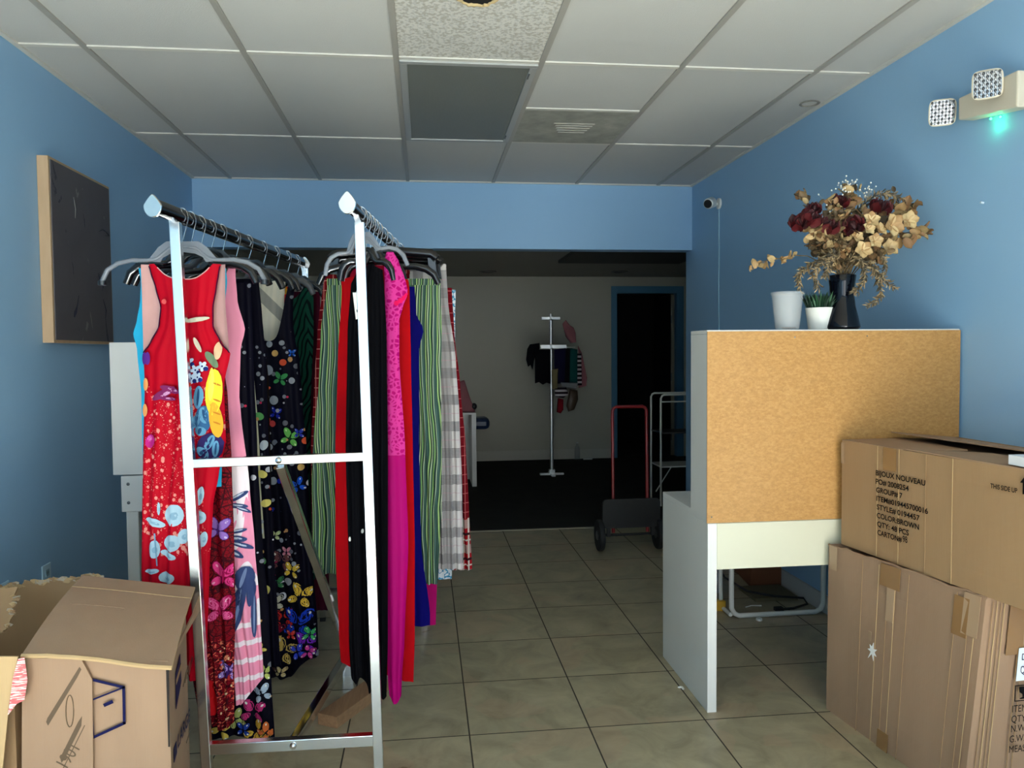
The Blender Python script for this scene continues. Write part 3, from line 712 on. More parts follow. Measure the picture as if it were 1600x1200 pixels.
for side, lab in (('L', 'rail'), ('R', 'rail')):
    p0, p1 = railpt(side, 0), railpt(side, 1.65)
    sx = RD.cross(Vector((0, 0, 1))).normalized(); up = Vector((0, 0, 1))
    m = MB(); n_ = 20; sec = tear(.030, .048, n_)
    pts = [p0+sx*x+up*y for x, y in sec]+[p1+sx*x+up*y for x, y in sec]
    m.add(pts, [(k, (k+1) % n_, n_+(k+1) % n_, n_+k) for k in range(n_)], plain('chrome_dark_reflection', (58, 60, 64), .12, 1))  # rail colour darkened to carry the dark room reflected in the chrome
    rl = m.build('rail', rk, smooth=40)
    for p_, sg in ((p0, -1), (p1, 1)):
        c_ = tear(.050, .063, 28); d = RD.normalized()*sg
        q0 = [p_+sx*x+up*y for x, y in c_]; q1 = [p_+d*.006+sx*x+up*y for x, y in c_]; q2 = [p_+d*.0075+sx*x*.93+up*y*.94 for x, y in c_]
        m = MB().add(q0+q1+q2, [tuple(range(28)), tuple(range(83, 55, -1))]+[(r_*28+k, r_*28+(k+1) % 28, (r_+1)*28+(k+1) % 28, (r_+1)*28+k) for r_ in (0, 1) for k in range(28)], CHROMEB)
        m.build('end_cap', rl, org=ORG[rk.name], smooth=20)
    up_ = LT if side == 'L' else T2
    for o_ in (Vector((0, 0, 0)), off):
        q = up_+o_; tt = (q.y-p0.y); rr_ = railpt(side, tt)
        MB().bar(q-Vector((0, 0, .01)), rr_-Vector((0, 0, .012)), .016, .03, CHROMEB, up=(0, 1, 0)).build('bracket', rk)

# ------------------------------------------------------------------ hangers
HC = NT('clear_grey_hanger', .15); HC.col((128, 132, 140)); HC.b.inputs['Alpha'].default_value = .62; HC = HC.m
HS = plain('hanger_edge', (225, 226, 228), .2)
def hanger(side, t, w, mat, label, group, drop=.085, kind='dress', edge=None, dx=0, tilt=0, plate=True, yaw=0):
    c = railpt(side, t); nrm = RNH; ex = Vector((nrm.y, -nrm.x, 0))
    if yaw: ex = Matrix.Rotation(yaw, 3, 'Z') @ ex; nrm = Matrix.Rotation(yaw, 3, 'Z') @ nrm
    up = Vector((0, 0, 1)); 
    if tilt: ex, up = (ex*math.cos(tilt)+up*math.sin(tilt)), (up*math.cos(tilt)-ex*math.sin(tilt))
    top = c+Vector((0, 0, -drop))+ex*dx
    h = empty('clothes_hanger', c, label, 'hanger', group)
    q = [c+ex*(.0185*math.cos(a))+up*(.0285*math.sin(a)-.002) for a in [math.radians(d) for d in range(-20, 181, 20)]]
    q = list(reversed(q))                       # starts at left, over the top, down the right
    hook = q+[c+ex*.012-up*.032, top+up*.012, top-up*.01]
    MB().tube(hook, .0019, WIRE, 6).build('hook', h, smooth=60)
    m = MB()
    def bar2(pts, r):
        P_ = [top+ex*x+up*y for x, y in pts]; m.tube(P_, r, mat, 8)
    if kind == 'dress':
        for sg in (-1, 1):
            bar2([(sg*.0, -.004), (sg*w*.16, -.008), (sg*w*.30, -.036), (sg*w*.36, -.042), (sg*w*.44, -.044), (sg*w*.62, -.043), (sg*w*.80, -.052), (sg*w*.93, -.072), (sg*w, -.105)], ([.005, .0055, .0055, .006, .006, .007, .0075, .0075, .007] if mat is HC else [.007, .010, .010, .010, .011, .013, .014, .013, .011]))
        if plate:
            po = [(-w*.20, .012), (w*.20, .012), (w*.30, -.006), (w*.44, -.047), (w*.28, -.05)]+[(w*.28*math.cos(a), -.05+.030*math.sin(a)) for a in (.5, 1.0, 1.57, 2.14, 2.64)]+[(-w*.28, -.05), (-w*.44, -.047), (-w*.30, -.006)]
            m.slab([top+ex*x+up*y+nrm*-.002 for x, y in po], -nrm, .004, mat)
        bd = m.build('body', h, smooth=50)
        if edge:
            for sg in (-1, 1):
                e = MB(); e.tube([top+ex*(sg*w)+up*(-.105), top+ex*(sg*w*1.0)+up*(-.118)], .0125, BLACK, 10); e.build('rubber_grip', h, smooth=50)
    else:
        bar2([(-w, -.03), (-w*.9, -.012), (-w*.3, -.004), (0, 0), (w*.3, -.004), (w*.9, -.012), (w, -.03)], .018)
        m.build('body', h, smooth=50)
        for sg in (-1, 1):
            MB().bar(top+ex*sg*w*.9-up*.02, top+ex*sg*w*.93-up*.085, .03, .012, mat, up=nrm).build('clip', h, bevel=.002)
    return h
BH = plain('black_hanger', (16, 16, 18), .22, spec=.6); GH = plain('smoky_grey_hanger', (62, 64, 68), .2)
hanger('L', .19, .243, HC, 'clear grey hanger holding the red floral dress, front of left rail', 'clear hangers', edge=True)
hanger('L', .25, .20, BH, 'black hanger right behind the red floral dress', 'black hangers left rail', drop=.09)
hanger('L', .33, .215, BH, 'black hanger of the pink dress on the left rail', 'black hangers left rail', drop=.088)
hanger('L', .42, .19, GH, 'smoky hanger with its arm showing beside the pink dress', 'grey hangers left rail', drop=.085)
hanger('L', .52, .205, BH, 'black hanger in the front third of the left rail, behind pink dress', 'black hangers left rail', drop=.09)
hanger('L', .66, .205, BH, 'black hanger with drooping arm before the polka dot dress', 'black hangers left rail', drop=.085)
hanger('L', .80, .19, BH, 'black hanger in the middle of the left rail', 'black hangers left rail', drop=.08)
hanger('L', .98, .20, GH, 'grey hanger carrying the navy polka dot dress', 'grey hangers left rail', drop=.085)
hanger('L', 1.16, .20, BH, 'black hanger behind the navy polka dot dress', 'black hangers left rail', drop=.085)
hanger('L', 1.34, .20, GH, 'dark grey hanger of the green palm leaf dress', 'grey hangers left rail', drop=.085)
hanger('L', 1.50, .20, BH, 'last black hanger at the far end of left rail', 'black hangers left rail', drop=.085)
hanger('R', .22, .128, HC, 'clear hanger of the black dress, front of the right rail', 'clear hangers', drop=.065, tilt=.12)
hanger('R', .30, .085, BH, 'slim black hanger above the black dress, right rail', 'black hangers right rail', drop=.09, plate=False)
hanger('R', .38, .09, HC, 'clear hanger of the hot pink lace dress', 'clear hangers', drop=.085, plate=False)
hanger('R', .46, .10, BH, 'black hanger of the long red dress, right rail', 'black hangers right rail', drop=.085)
hanger('R', .54, .21, BH, 'black hanger with curved tips over the green striped trousers', 'black hangers right rail', drop=.085, plate=False)
hanger('R', .66, .195, BH, 'black clip hanger of the green striped trousers', 'black clip hangers', kind='clip', drop=.06)
hanger('R', .80, .20, BH, 'black clip hanger behind the striped trousers', 'black clip hangers', kind='clip', drop=.06)
hanger('R', .96, .19, BH, 'black clip hanger of the pale checked trousers', 'black clip hangers', kind='clip', drop=.06)
hanger('R', 1.14, .19, BH, 'farthest black clip hanger on the right rail', 'black clip hangers', kind='clip', drop=.06)

# ------------------------------------------------------------------ garment cloth materials
def cloth(name, c, rough=.8, var=.08, sheen=.0):
    n = NT('cloth_'+name, rough, spec=.06, sheen=sheen); n.uv = n.tc.outputs['UV']
    if c: 
        f = n.noise(n.tc.outputs['Object'], 9, 4); n.col(n.mix(f, tuple(x*(1-var) for x in c), tuple(min(255, x*(1+var)) for x in c)))
    n.bump(n.noise(n.tc.outputs['Object'], 900, 1), .15, .001); return n
C_RED = None
def c_reddress():
    n = cloth('red_speckled', None, .6); uv = n.uv; y = n.sep(uv)[1]
    v = n.voro(n.mapping(uv, (1, .75, 1)), 62); sp = n.math('LESS_THAN', v[0], n.math('MULTIPLY', n.noise(uv, 14, 2), .56))
    v2 = n.voro(uv, 150); sp2 = n.math('LESS_THAN', v2[0], .2)
    den = n.math('GREATER_THAN', n.noise(n.mapping(uv, (1, .6, 1), loc=(2.3, .7, 0)), 6, 2), .47)
    msk = n.math('MULTIPLY', n.math('MULTIPLY', n.math('MAXIMUM', sp, sp2), den), n.band(y, .72, 1.24))
    c = n.mix(n.noise(uv, 5, 3), (158, 3, 24), (172, 6, 30)); n.col(n.mix(msk, c, (200, 124, 112))); return n.m
def c_web():
    n = cloth('dark_red_web', None, .6); uv = n.uv
    e = n.voro(uv, 34, 'DISTANCE_TO_EDGE')[0]; e2 = n.voro(n.mapping(uv, (1, 1, 1), loc=(.3, .2, 0)), 80, 'DISTANCE_TO_EDGE')[0]
    c = n.mix(n.noise(uv, 7, 3), (96, 6, 18), (128, 12, 26)); c = n.mix(n.math('LESS_THAN', e, .05), c, (50, 4, 14)); c = n.mix(n.math('LESS_THAN', e2, .05), c, (60, 6, 16))
    y = n.sep(uv)[1]; gl = n.math('MULTIPLY', n.math('GREATER_THAN', n.noise(uv, 120, 2), .6), n.math('LESS_THAN', y, .42))
    n.col(n.mix(gl, c, (200, 90, 70))); return n.m
def c_pink():
    n = cloth('pink_white', None, .6); uv = n.uv; xy = n.sep(uv)
    f = n.noise(n.mapping(uv, (1.4, .55, 1), rot=(0, 0, .5)), 9, 2, .4, 1.5); sw = n.math('MULTIPLY', n.math('GREATER_THAN', f, .50), n.band(xy[1], .45, .98))
    st = n.math('MULTIPLY', n.math('LESS_THAN', n.math('FRACT', n.math('MULTIPLY', n.math('ADD', xy[1], n.math('MULTIPLY', xy[0], -.18)), 17)), .28), n.math('LESS_THAN', xy[1], .46))
    c = n.mix(n.noise(uv, 4, 2), (216, 130, 158), (226, 144, 168)); n.col(n.mix(n.math('MAXIMUM', sw, st), c, (226, 212, 218))); return n.m
def c_dots(base=(5, 5, 14)):
    n = cloth('navy_dots', None, .6); uv = n.uv; c = n.mix(n.noise(uv, 5, 2), base, (9, 8, 24))
    for k, (sc, th, lo) in enumerate(((17, .30, 0), (30, .24, .3))):
        v = n.voro(n.mapping(uv, (1, 1, 1), loc=(k*1.7+.4, k*.9, 0)), sc, rnd=.8)
        hue = n.sep(v[1]); cc = n.ramp(hue[0], [(0, (128, 130, 138)), (.5, (104, 106, 116)), (.62, (206, 84, 52)), (.72, (214, 158, 90)), (.80, (20, 40, 150)), (.88, (196, 196, 206)), (.95, (180, 40, 70))], True)
        msk = n.math('MULTIPLY', n.math('LESS_THAN', v[0], n.math('ADD', .1, n.math('MULTIPLY', hue[1], th))), n.math('GREATER_THAN', hue[2], .25))
        c = n.mix(msk, c, cc)
    n.col(c); return n.m
def c_butter():
    n = cloth('butterfly_print', None, .6); uv = n.uv; v = n.voro(n.mapping(uv, (1, .8, 1)), 26, rnd=1); h = n.sep(v[1])
    c = n.ramp(h[0], [(0, (12, 14, 40)), (.34, (230, 190, 80)), (.44, (16, 16, 40)), (.58, (216, 80, 130)), (.66, (20, 40, 130)), (.78, (190, 210, 220)), (.86, (12, 12, 34)), (.93, (220, 110, 50))], True)
    e = n.voro(n.mapping(uv, (1, .8, 1)), 26, 'DISTANCE_TO_EDGE')[0]; n.col(n.mix(n.math('LESS_THAN', e, .08), c, (10, 10, 20))); return n.m
def c_palm():
    n = cloth('green_palm', None, .65); uv = n.uv; xy = n.sep(uv)
    a = n.math('ADD', n.math('MULTIPLY', n.math('ABSOLUTE', n.math('SUBTRACT', n.math('FRACT', n.math('MULTIPLY', n.math('ADD', xy[0], n.math('MULTIPLY', n.noise(uv, 3, 2), .2)), 4.5)), .5)), .5), xy[1])
    s_ = n.math('FRACT', n.math('ADD', n.math('MULTIPLY', a, 17), n.math('MULTIPLY', n.noise(uv, 8, 2), 1.2)))
    m_ = n.math('MULTIPLY', n.math('LESS_THAN', s_, .38), n.math('GREATER_THAN', xy[1], .72))
    n.col(n.mix(m_, (16, 66, 52), (4, 22, 24))); return n.m
def c_stripe():
    n = cloth('green_stripes', None, .8); x = n.sep(n.uv)[0]
    xx = n.math('ADD', x, n.math('MULTIPLY', n.noise(n.mapping(n.uv, (6, 1.6, 1)), 1.5, 2), .05)); f = n.math('FRACT', n.math('MULTIPLY', xx, 24)); c = n.ramp(f, [(0, (50, 74, 66)), (.16, (140, 166, 104)), (.26, (34, 52, 44)), (.36, (176, 188, 154)), (.43, (62, 86, 74)), (.56, (118, 150, 90)), (.66, (30, 50, 46)), (.78, (156, 170, 140)), (.84, (66, 90, 84))], True)
    n.col(c); return n.m
def c_grid():
    n = cloth('red_grid', None, .8); xy = n.sep(n.uv)
    a = n.math('LESS_THAN', n.math('FRACT', n.math('MULTIPLY', xy[0], 26)), .09); b = n.math('LESS_THAN', n.math('FRACT', n.math('MULTIPLY', xy[1], 26)), .09)
    n.col(n.mix(n.math('MAXIMUM', a, b), (96, 10, 18), (168, 104, 98))); return n.m
def c_tartan():
    n = cloth('red_tartan', None, .8); xy = n.sep(n.uv); c = None
    fx = n.math('FRACT', n.math('MULTIPLY', xy[0], 9)); fy = n.math('FRACT', n.math('MULTIPLY', xy[1], 9))
    a = n.band(fx, .0, .35); b = n.band(fy, .0, .35)
    c = n.mix(n.math('MULTIPLY', n.math('ADD', a, b), .5), (150, 16, 26), (168, 168, 160))
    c = n.mix(n.math('MAXIMUM', n.band(fx, .5, .56), n.band(fy, .5, .56)), c, (190, 180, 170)); c = n.mix(n.math('MAXIMUM', n.band(fx, .72, .82), n.band(fy, .72, .82)), c, (50, 20, 26))
    gl = n.math('MAXIMUM', n.math('LESS_THAN', n.math('FRACT', n.math('MULTIPLY', xy[0], 30)), .08), n.math('LESS_THAN', n.math('FRACT', n.math('MULTIPLY', xy[1], 24)), .08))
    c = n.mix(n.math('GREATER_THAN', xy[1], .60), c, n.mix(gl, (104, 14, 24), (170, 90, 90)))
    n.col(c); return n.m
def c_check():
    n = cloth('white_check', None, .8); xy = n.sep(n.uv)
    fx = n.math('FRACT', n.math('MULTIPLY', xy[0], 9)); fy = n.math('FRACT', n.math('MULTIPLY', xy[1], 9))
    lines = n.math('GREATER_THAN', n.math('FRACT', n.math('MULTIPLY', xy[1], 170)), .5)
    b = n.math('MULTIPLY', n.band(fy, .0, .38), n.math('ADD', .35, n.math('MULTIPLY', lines, .5))); a = n.math('MULTIPLY', n.band(fx, .62, 1), .45)
    c = n.mix(n.math('MAXIMUM', a, b), (188, 182, 180), (84, 82, 84))
    c = n.mix(n.math('MULTIPLY', .5, n.math('MAXIMUM', n.band(fx, .28, .32), n.band(fy, .66, .70))), c, (176, 140, 150)); n.col(c); return n.m
def c_lace():
    n = cloth('pink_lace', None, .6); v = n.voro(n.uv, 70, 'DISTANCE_TO_EDGE')[0]; y = n.sep(n.uv)[1]
    c = n.mix(n.math('MULTIPLY', n.math('LESS_THAN', v, .16), n.math('GREATER_THAN', y, 1.0)), (152, 2, 92), (184, 46, 124)); n.col(c); return n.m
def c_chev():
    n = cloth('cream_chevron', None, .7); xy = n.sep(n.uv)
    a = n.math('FRACT', n.math('MULTIPLY', n.math('ADD', xy[1], n.math('ABSOLUTE', n.math('SUBTRACT', xy[0], .1))), 5)); n.col(n.mix(n.math('LESS_THAN', a, .3), (212, 206, 188), (150, 148, 140))); return n.m

def interp(rows, v, k):
    if v <= rows[0][0]: return rows[0][k]
    for a, b in zip(rows, rows[1:]):
        if v <= b[0]:
            t = (v-a[0])/(b[0]-a[0]); t = t*t*(3-2*t)*.5+t*.5
            return a[k]+(b[k]-a[k])*t
    return rows[-1][k]
def cmat(c): return plain('print_%d_%d_%d' % c, tuple(x*.86 for x in c), .7, var=.16, spec=.05)
class Garment:
    """Front and back cloth layers hanging in a plane square to the rail."""
    def __init__(g, side, t, rows, top, bot, mat, label, cat='dress', group=None, far=None, inner=None, folds=5, amp=.010, thick=.022, name='dress', seed=0, uvz=0, far_top=None):
        c = railpt(side, t); g.pl = Plane(c, RNH); g.side = side
        g.rows, g.top, g.bot, g.mat = rows, top, bot, mat
        g.far = far or rows; g.ftop = far_top or top; g.inner = inner or mat; g.k = folds; g.amp = amp; g.th = thick; g.sd = seed; g.name = name
        g.label, g.cat, g.group = label, cat, group; g.m = MB(); g.np = 0
        g.v0 = rows[0][0]; g.v1 = rows[-1][0]; g.anchor = c; g.parts = []
        g.layer(g.rows, g.top, -1, mat); g.layer(g.far, g.ftop, 1, g.inner)
    def off(g, u, v, sg, rows):
        a, b = interp(rows, v, 1), interp(rows, v, 2); s = min(1, max(0, (u-a)/max(1e-6, b-a)))
        env = min(1, s/.12, (1-s)/.12); env = math.sqrt(max(0, env)); hh = min(1, max(0, (v-g.v0)/(g.v1-g.v0)))
        ph = g.sd*1.7+hh*1.1*math.sin(g.sd+hh*3)
        w = math.sin(2*math.pi*g.k*s+ph)*.6+math.sin(2*math.pi*g.k*1.83*s+ph*2.3+hh*2)*.4
        return sg*g.th*env*(.6+.4*hh)-g.amp*w*env*(.25+1.0*hh)
    def pt(g, u, v, sg=-1, rows=None, extra=0):
        rows = rows or g.rows
        p = g.pl(u, v); return p+RNH*(g.off(u, v, sg, rows)+extra)
    def layer(g, rows, top, sg, mat):
        nu, nv = 40, 60; v1 = g.v1
        ex = Vector((RNH.y, -RNH.x, 0)); cache = {}
        def uvat(i, j):
            vt = top(i) if callable(top) else top; vb = g.bot(i) if callable(g.bot) else g.bot
            v = vt+(vb-vt)*j; a, b = interp(rows, v, 1), interp(rows, v, 2); return a+(b-a)*i, v
        def fn(i, j): u, v = uvat(i, j); return g.pt(u, v, sg, rows)
        def uvf(i, j):
            u, v = uvat(i, j); p = g.pl(u, v); return ((p-g.anchor).dot(ex)+1.0, p.z)
        g.m.grid(fn, nu, nv, mat, uvf)
    def patch(g, poly, col, rings=3):
        """flat printed shape lying on the near layer"""
        g.np += 1; e = -.0018-(.0003*g.np if g.np < 20 else .006+.00006*(g.np-20))
        cu = sum(p[0] for p in poly)/len(poly); cv = sum(p[1] for p in poly)/len(poly); n = len(poly); pts = []; fs = []
        for r_ in range(rings+1):
            for (u, v) in poly:
                uu = cu+(u-cu)*r_/rings; vv = cv+(v-cv)*r_/rings
                a, b = interp(g.rows, vv, 1), interp(g.rows, vv, 2); vb = g.bot(min(1, max(0, (uu-a)/(b-a)))) if callable(g.bot) else g.bot
                pts.append(g.pt(min(b-.3, max(a+.3, uu)), min(vv, vb-.3), -1, None, e))
        for r_ in range(rings):
            for k in range(n): fs.append((r_*n+k, r_*n+(k+1) % n, (r_+1)*n+(k+1) % n, (r_+1)*n+k))
        g.m.add(pts, fs, cmat(col)); return g
    def ell(g, u, v, ru, rv, col, rot=0, n=16, pin=0):
        c_, s_ = math.cos(rot), math.sin(rot); P_ = []
        for k in range(n):
            a = 2*math.pi*k/n; x = math.cos(a)*ru; y = math.sin(a)*rv*(1-pin*max(0, math.cos(a)))
            P_.append((u+x*c_-y*s_, v+x*s_+y*c_))
        return g.patch(P_, col)
    def bfly(g, u, v, r, rot, c1, c2=(20, 20, 36), c3=None):
        for sg in (-1, 1):
            for (a, l_, w_) in ((.75*sg, 1.0, .62), (2.25*sg, .72, .5)):
                an = rot-math.pi/2+a; cx, cy = u+math.cos(an)*r*.58, v+math.sin(an)*r*.58
                g.ell(cx, cy, r*.58*l_, r*.42*w_*1.3, c2, an, 12); g.ell(cx, cy, r*.52*l_, r*.37*w_*1.3, c1, an, 12)
                if c3: g.ell(cx+math.cos(an)*r*.24, cy+math.sin(an)*r*.24, r*.12, r*.07, c3, an, 8)
        g.ell(u, v, r*.08, r*.45, c2, rot, 8); return g
    def flower(g, u, v, r, n, c1, c2, rot=0):
        for k in range(n):
            a = rot+2*math.pi*k/n; g.ell(u+math.cos(a)*r*.55, v+math.sin(a)*r*.55, r*.5, r*.34, c1, a, 10)
        g.ell(u, v, r*.2, r*.2, c2, 0, 8); return g
    def done(g, extra=None):
        o = g.m.build(g.name, smooth=80, fix=False); tag(o, g.label, g.cat, g.group); return o
def scoop(vs, vn, w=.32, p=2):     # shoulder v, neck bottom v; w = fraction of width of the neck opening
    def f(s):
        x = abs(s-.5)/w*1.0
        return vs if x >= 1 else vn-(vn-vs)*x**p
    return f
GD = 'clothes on the left rail'; GR = 'clothes on the right rail'
# red floral racerback dress (front of the left rail)
RED = c_reddress()
rows = [(412, 232, 346), (425, 236, 343), (450, 244, 339), (480, 252, 334), (510, 249, 334), (535, 236, 346), (552, 224, 360), (600, 226, 350), (690, 224, 353), (740, 223, 342), (790, 222, 333), (900, 221, 327), (1000, 232, 324), (1060, 240, 322)]
fr_ = [(412, 220, 352), (470, 222, 352), (552, 224, 358), (600, 226, 350), (690, 224, 353), (740, 223, 342), (790, 222, 333), (900, 221, 327), (1000, 232, 324), (1060, 240, 322)]
g = Garment('L', .19, rows, scoop(413, 437, .40, 3), lambda s: 1052+8*math.sin(s*9), RED, 'red floral racerback dress hanging at the front of the left rail', far=fr_, far_top=scoop(413, 470, .40, 3), inner=cmat((206, 160, 156)), folds=4, amp=.010, seed=1)
LB_ = (176, 206, 222); 
for a in ((276, 803, 15, 17, 0), (273, 846, 13, 13, .4), (291, 836, 9, 12, .3), (247, 814, 16, 6, .35), (247, 855, 9, 14, 0), (268, 864, 13, 5, .5), (243, 889, 12, 4, -.1), (266, 899, 12, 9, .2), (317, 773, 6, 15, .2), (316, 806, 10, 10, 0), (254, 792, 2.5, 10, 0), (336, 912, 8, 8, 0), (322, 840, 6, 12, .2)):
    g.ell(a[0], a[1], a[2], a[3], LB_, a[4]); g.ell(a[0]+1, a[1]+1, a[2]*.45, a[3]*.35, (140, 178, 200), a[4])
g.patch([(247, 830), (249, 830), (253, 880), (251, 880)], (120, 160, 186))
g.ell(333, 697, 20, 22, (46, 36, 88), .5); g.ell(322, 654, 13, 21, (52, 96, 140), .1)
for a in ((311, 657, 7, 12, .5), (324, 648, 7, 13, -.2), (318, 672, 9, 7, .3), (332, 690, 6, 13, .5), (322, 705, 11, 6, .8), (341, 700, 5, 13, .1), (315, 620, 8, 18, .1)): g.ell(a[0], a[1], a[2], a[3], (96, 150, 184), a[4]); g.ell(a[0], a[1], a[2]*.3, a[3]*.75, (40, 76, 116), a[4])
g.ell(338, 612, 13, 36, (240, 214, 60), .05); g.ell(341, 655, 10, 28, (226, 170, 52), -.15); g.ell(334, 600, 5, 26, (250, 232, 96), .05)
for vv in (600, 625, 645, 660): g.ell(343, vv, 6, 1.3, (196, 122, 40), .4)
for (u, v) in ((300, 565), (310, 578), (296, 582), (314, 589), (304, 591), (322, 572)): g.flower(u, v, 8, 5, (196, 214, 236), (30, 42, 96), R.uniform(0, 1)); g.ell(u+5, v+4, 3.5, 3.5, (34, 44, 110))
for a in ((262, 614, 20, 6, -.5), (272, 608, 16, 5, .3), (268, 622, 14, 3, .1)): g.ell(*a[:4], (126, 40, 92), a[4]); g.ell(a[0]+4, a[1], a[2]*.5, a[3]*.4, (206, 150, 190), a[4])
g.ell(241, 688, 8, 11, (196, 40, 130), .3); g.ell(240, 684, 4, 5, (236, 120, 190), .3)
g.ell(314, 539, 4, 13, (226, 214, 190), -.5); g.ell(312, 500, 20, 3.5, (206, 200, 178), -.15); g.ell(336, 562, 6, 15, (112, 134, 104), -.6); g.ell(345, 548, 6, 14, (236, 190, 150), .1)
g.ell(293, 484, 2.2, 19, (40, 8, 16)); g.ell(262, 472, 4, 4, (230, 90, 90))
for k in (1, 2):
    P_ = [g.pt(interp(rows, v, k)+(.4 if k == 1 else -.4), v, -1, None, -.002) for v in range(416, 556, 5)]
    g.m.tube(P_, .0018, cmat((56, 14, 50)), 5)
g.m.tube([g.pt(interp(rows, scoop(413, 437, .40, 3)(i/30), 1)+(interp(rows, scoop(413, 437, .40, 3)(i/30), 2)-interp(rows, scoop(413, 437, .40, 3)(i/30), 1))*i/30, scoop(413, 437, .40, 3)(i/30), -1, None, -.002) for i in range(4, 27)], .0018, cmat((226, 176, 176)), 5)
for (u, v) in ((236, 560), (233, 600), (232, 640), (231, 560)): g.ell(u, v, 4, 10, (228, 150, 90) if v > 570 else (90, 40, 130))
gd = g.done()
# teal dress sliver and light blue strap
TEAL = cloth('teal', (40, 150, 186)).m
rows = [(418, 216, 353), (440, 220, 355), (470, 219, 352), (500, 214, 352), (522, 208, 356), (545, 214, 352), (620, 221, 350), (760, 224, 346), (900, 226, 346)]
Garment('L', .235, rows, scoop(419, 480, .43, 4), 760, TEAL, 'bright teal tank dress peeking out left behind the red dress', folds=4, amp=.006, thick=.01, seed=2).done()
# dark red web print dress, shows right of and below the red dress
rows = [(424, 228, 352), (560, 224, 348), (620, 226, 356), (720, 232, 362), (850, 236, 366), (950, 260, 368), (1050, 300, 366), (1130, 312, 366), (1150, 314, 366)]
g = Garment('L', .28, rows, scoop(425, 480, .42, 4), lambda s: 1132-6*math.sin(s*7), c_web(), 'dark red web-patterned maxi dress with butterflies behind red floral dress', folds=4, amp=.010, thick=.012, seed=3)
g.bfly(343, 826, 21, .1, (150, 110, 190), (90, 50, 140), (214, 190, 230)); g.bfly(353, 898, 24, .1, (224, 60, 130), (150, 10, 70), (246, 160, 190)); g.bfly(346, 950, 24, -.1, (230, 90, 150), (170, 20, 80), (250, 190, 210))
g.bfly(360, 1046, 18, .2, (170, 140, 210), (60, 30, 100), (236, 226, 240)); g.ell(331, 1085, 12, 30, (206, 24, 30), -.2)
for k in range(40): g.ell(R.uniform(346, 364), R.uniform(985, 1125), R.uniform(1, 2.4), R.uniform(1, 2.6), R.choice(((214, 120, 90), (190, 50, 50), (236, 190, 150))), n=7)
g.done()
# pink dress
rows = [(428, 236, 368), (470, 240, 371), (515, 238, 383), (545, 244, 376), (620, 262, 374), (640, 262, 376), (760, 270, 390), (850, 300, 398), (950, 340, 406), (1060, 366, 412), (1097, 369, 413)]
g = Garment('L', .345, rows, scoop(418, 470, .42, 4), lambda s: 1100-max(0, s-.2)*52, c_pink(), 'pink and white maxi dress with navy bow print, left rail', folds=3, amp=.008, thick=.012, seed=4)
NB = (58, 72, 118); NB2 = (120, 136, 176)
for a in ((374, 775, 17, 4, -.5), (370, 789, 19, 4, .1), (382, 795, 13, 3, .4), (372, 840, 16, 5, .1), (380, 850, 19, 4, .3), (370, 862, 15, 5, .5), (376, 828, 12, 3, -.2)): g.ell(*a[:4], NB, a[4]); g.ell(a[0]-2, a[1]-1, a[2]*.7, a[3]*.35, (196, 204, 224), a[4])
g.ell(384, 902, 16, 20, NB, .4); g.ell(394, 915, 8, 16, NB, -.1); g.ell(375, 950, 8, 42, NB, .25); g.ell(368, 942, 7, 34, (44, 56, 98), .45); g.ell(399, 958, 4, 36, NB, -.02); g.ell(393, 925, 5, 20, NB, 0)
for a in ((383, 900, 3, 16, .3), (374, 950, 2, 34, .2), (399, 958, 1.3, 30, 0)): g.ell(*a[:4], NB2, a[4])
g.done()
# black dress with dots, narrow view left of the polka dot dress, and its cream trim
DOTS = c_dots()
BUT = c_butter()
rows = [(440, 330, 392), (560, 330, 396), (700, 330, 402), (850, 326, 410), (950, 322, 420), (1060, 322, 424), (1165, 330, 430)]
g = Garment('L', .45, rows, 442, lambda s: 1160-12*math.sin(s*3.1+.3), c_dots((6, 5, 14)), 'long black dotted dress with butterfly hem behind the pink dress', folds=3, amp=.010, thick=.012, seed=5)
for a in ((348, 1135, 20, .3, (236, 204, 90)), (370, 1120, 18, 1.2, (200, 208, 120)), (398, 1108, 22, .2, (216, 60, 130)), (412, 1080, 17, -.3, (190, 206, 226)), (404, 1140, 22, 2.4, (236, 190, 70)), (418, 1140, 16, .8, (230, 120, 60)), (384, 1134, 12, 0, (40, 70, 170)), (416, 1046, 14, .3, (200, 210, 110)), (338, 1120, 10, 0, (220, 220, 220)), (410, 1010, 9, 1, (230, 210, 90)), (404, 968, 9, 2, (220, 160, 90))): g.bfly(a[0], a[1], a[2], a[3], a[4], (18, 16, 30), (250, 250, 236))
g.done()
rows = [(430, 368, 404), (500, 372, 410), (560, 372, 416), (700, 378, 420), (850, 384, 428), (1000, 398, 436), (1062, 402, 440)]
g = Garment('L', .62, rows, 436, 1040, c_dots((5, 5, 14)), 'black dotted dress with cream side trim beside the pink dress', folds=2, amp=.006, thick=.012, seed=6)
P_ = [(394, 590), (399, 640), (403, 700), (405, 760), (412, 840), (415, 840), (409, 760), (407, 700), (403, 640), (398, 590)]
g.patch(P_, (206, 200, 168), 1)
for k in range(9): g.ell(R.uniform(404, 420), 650+k*45, 6, 8, R.choice(((236, 220, 120), (90, 160, 90), (190, 200, 210), (200, 60, 80))), R.uniform(0, 3))
for _ in range(40):
    u, v = R.uniform(384, 424), R.uniform(540, 900); r_ = R.uniform(1.2, 3.6); g.ell(u, v, r_, r_*1.05, R.choice(((120, 124, 132), (104, 106, 116), (150, 154, 164), (190, 140, 90), (190, 70, 46))), n=10)
for k in range(14): g.ell(408+R.uniform(-6, 6), 860+k*12, 2.4, 5, (236, 222, 130), R.uniform(0, 3), n=8)
g.done()
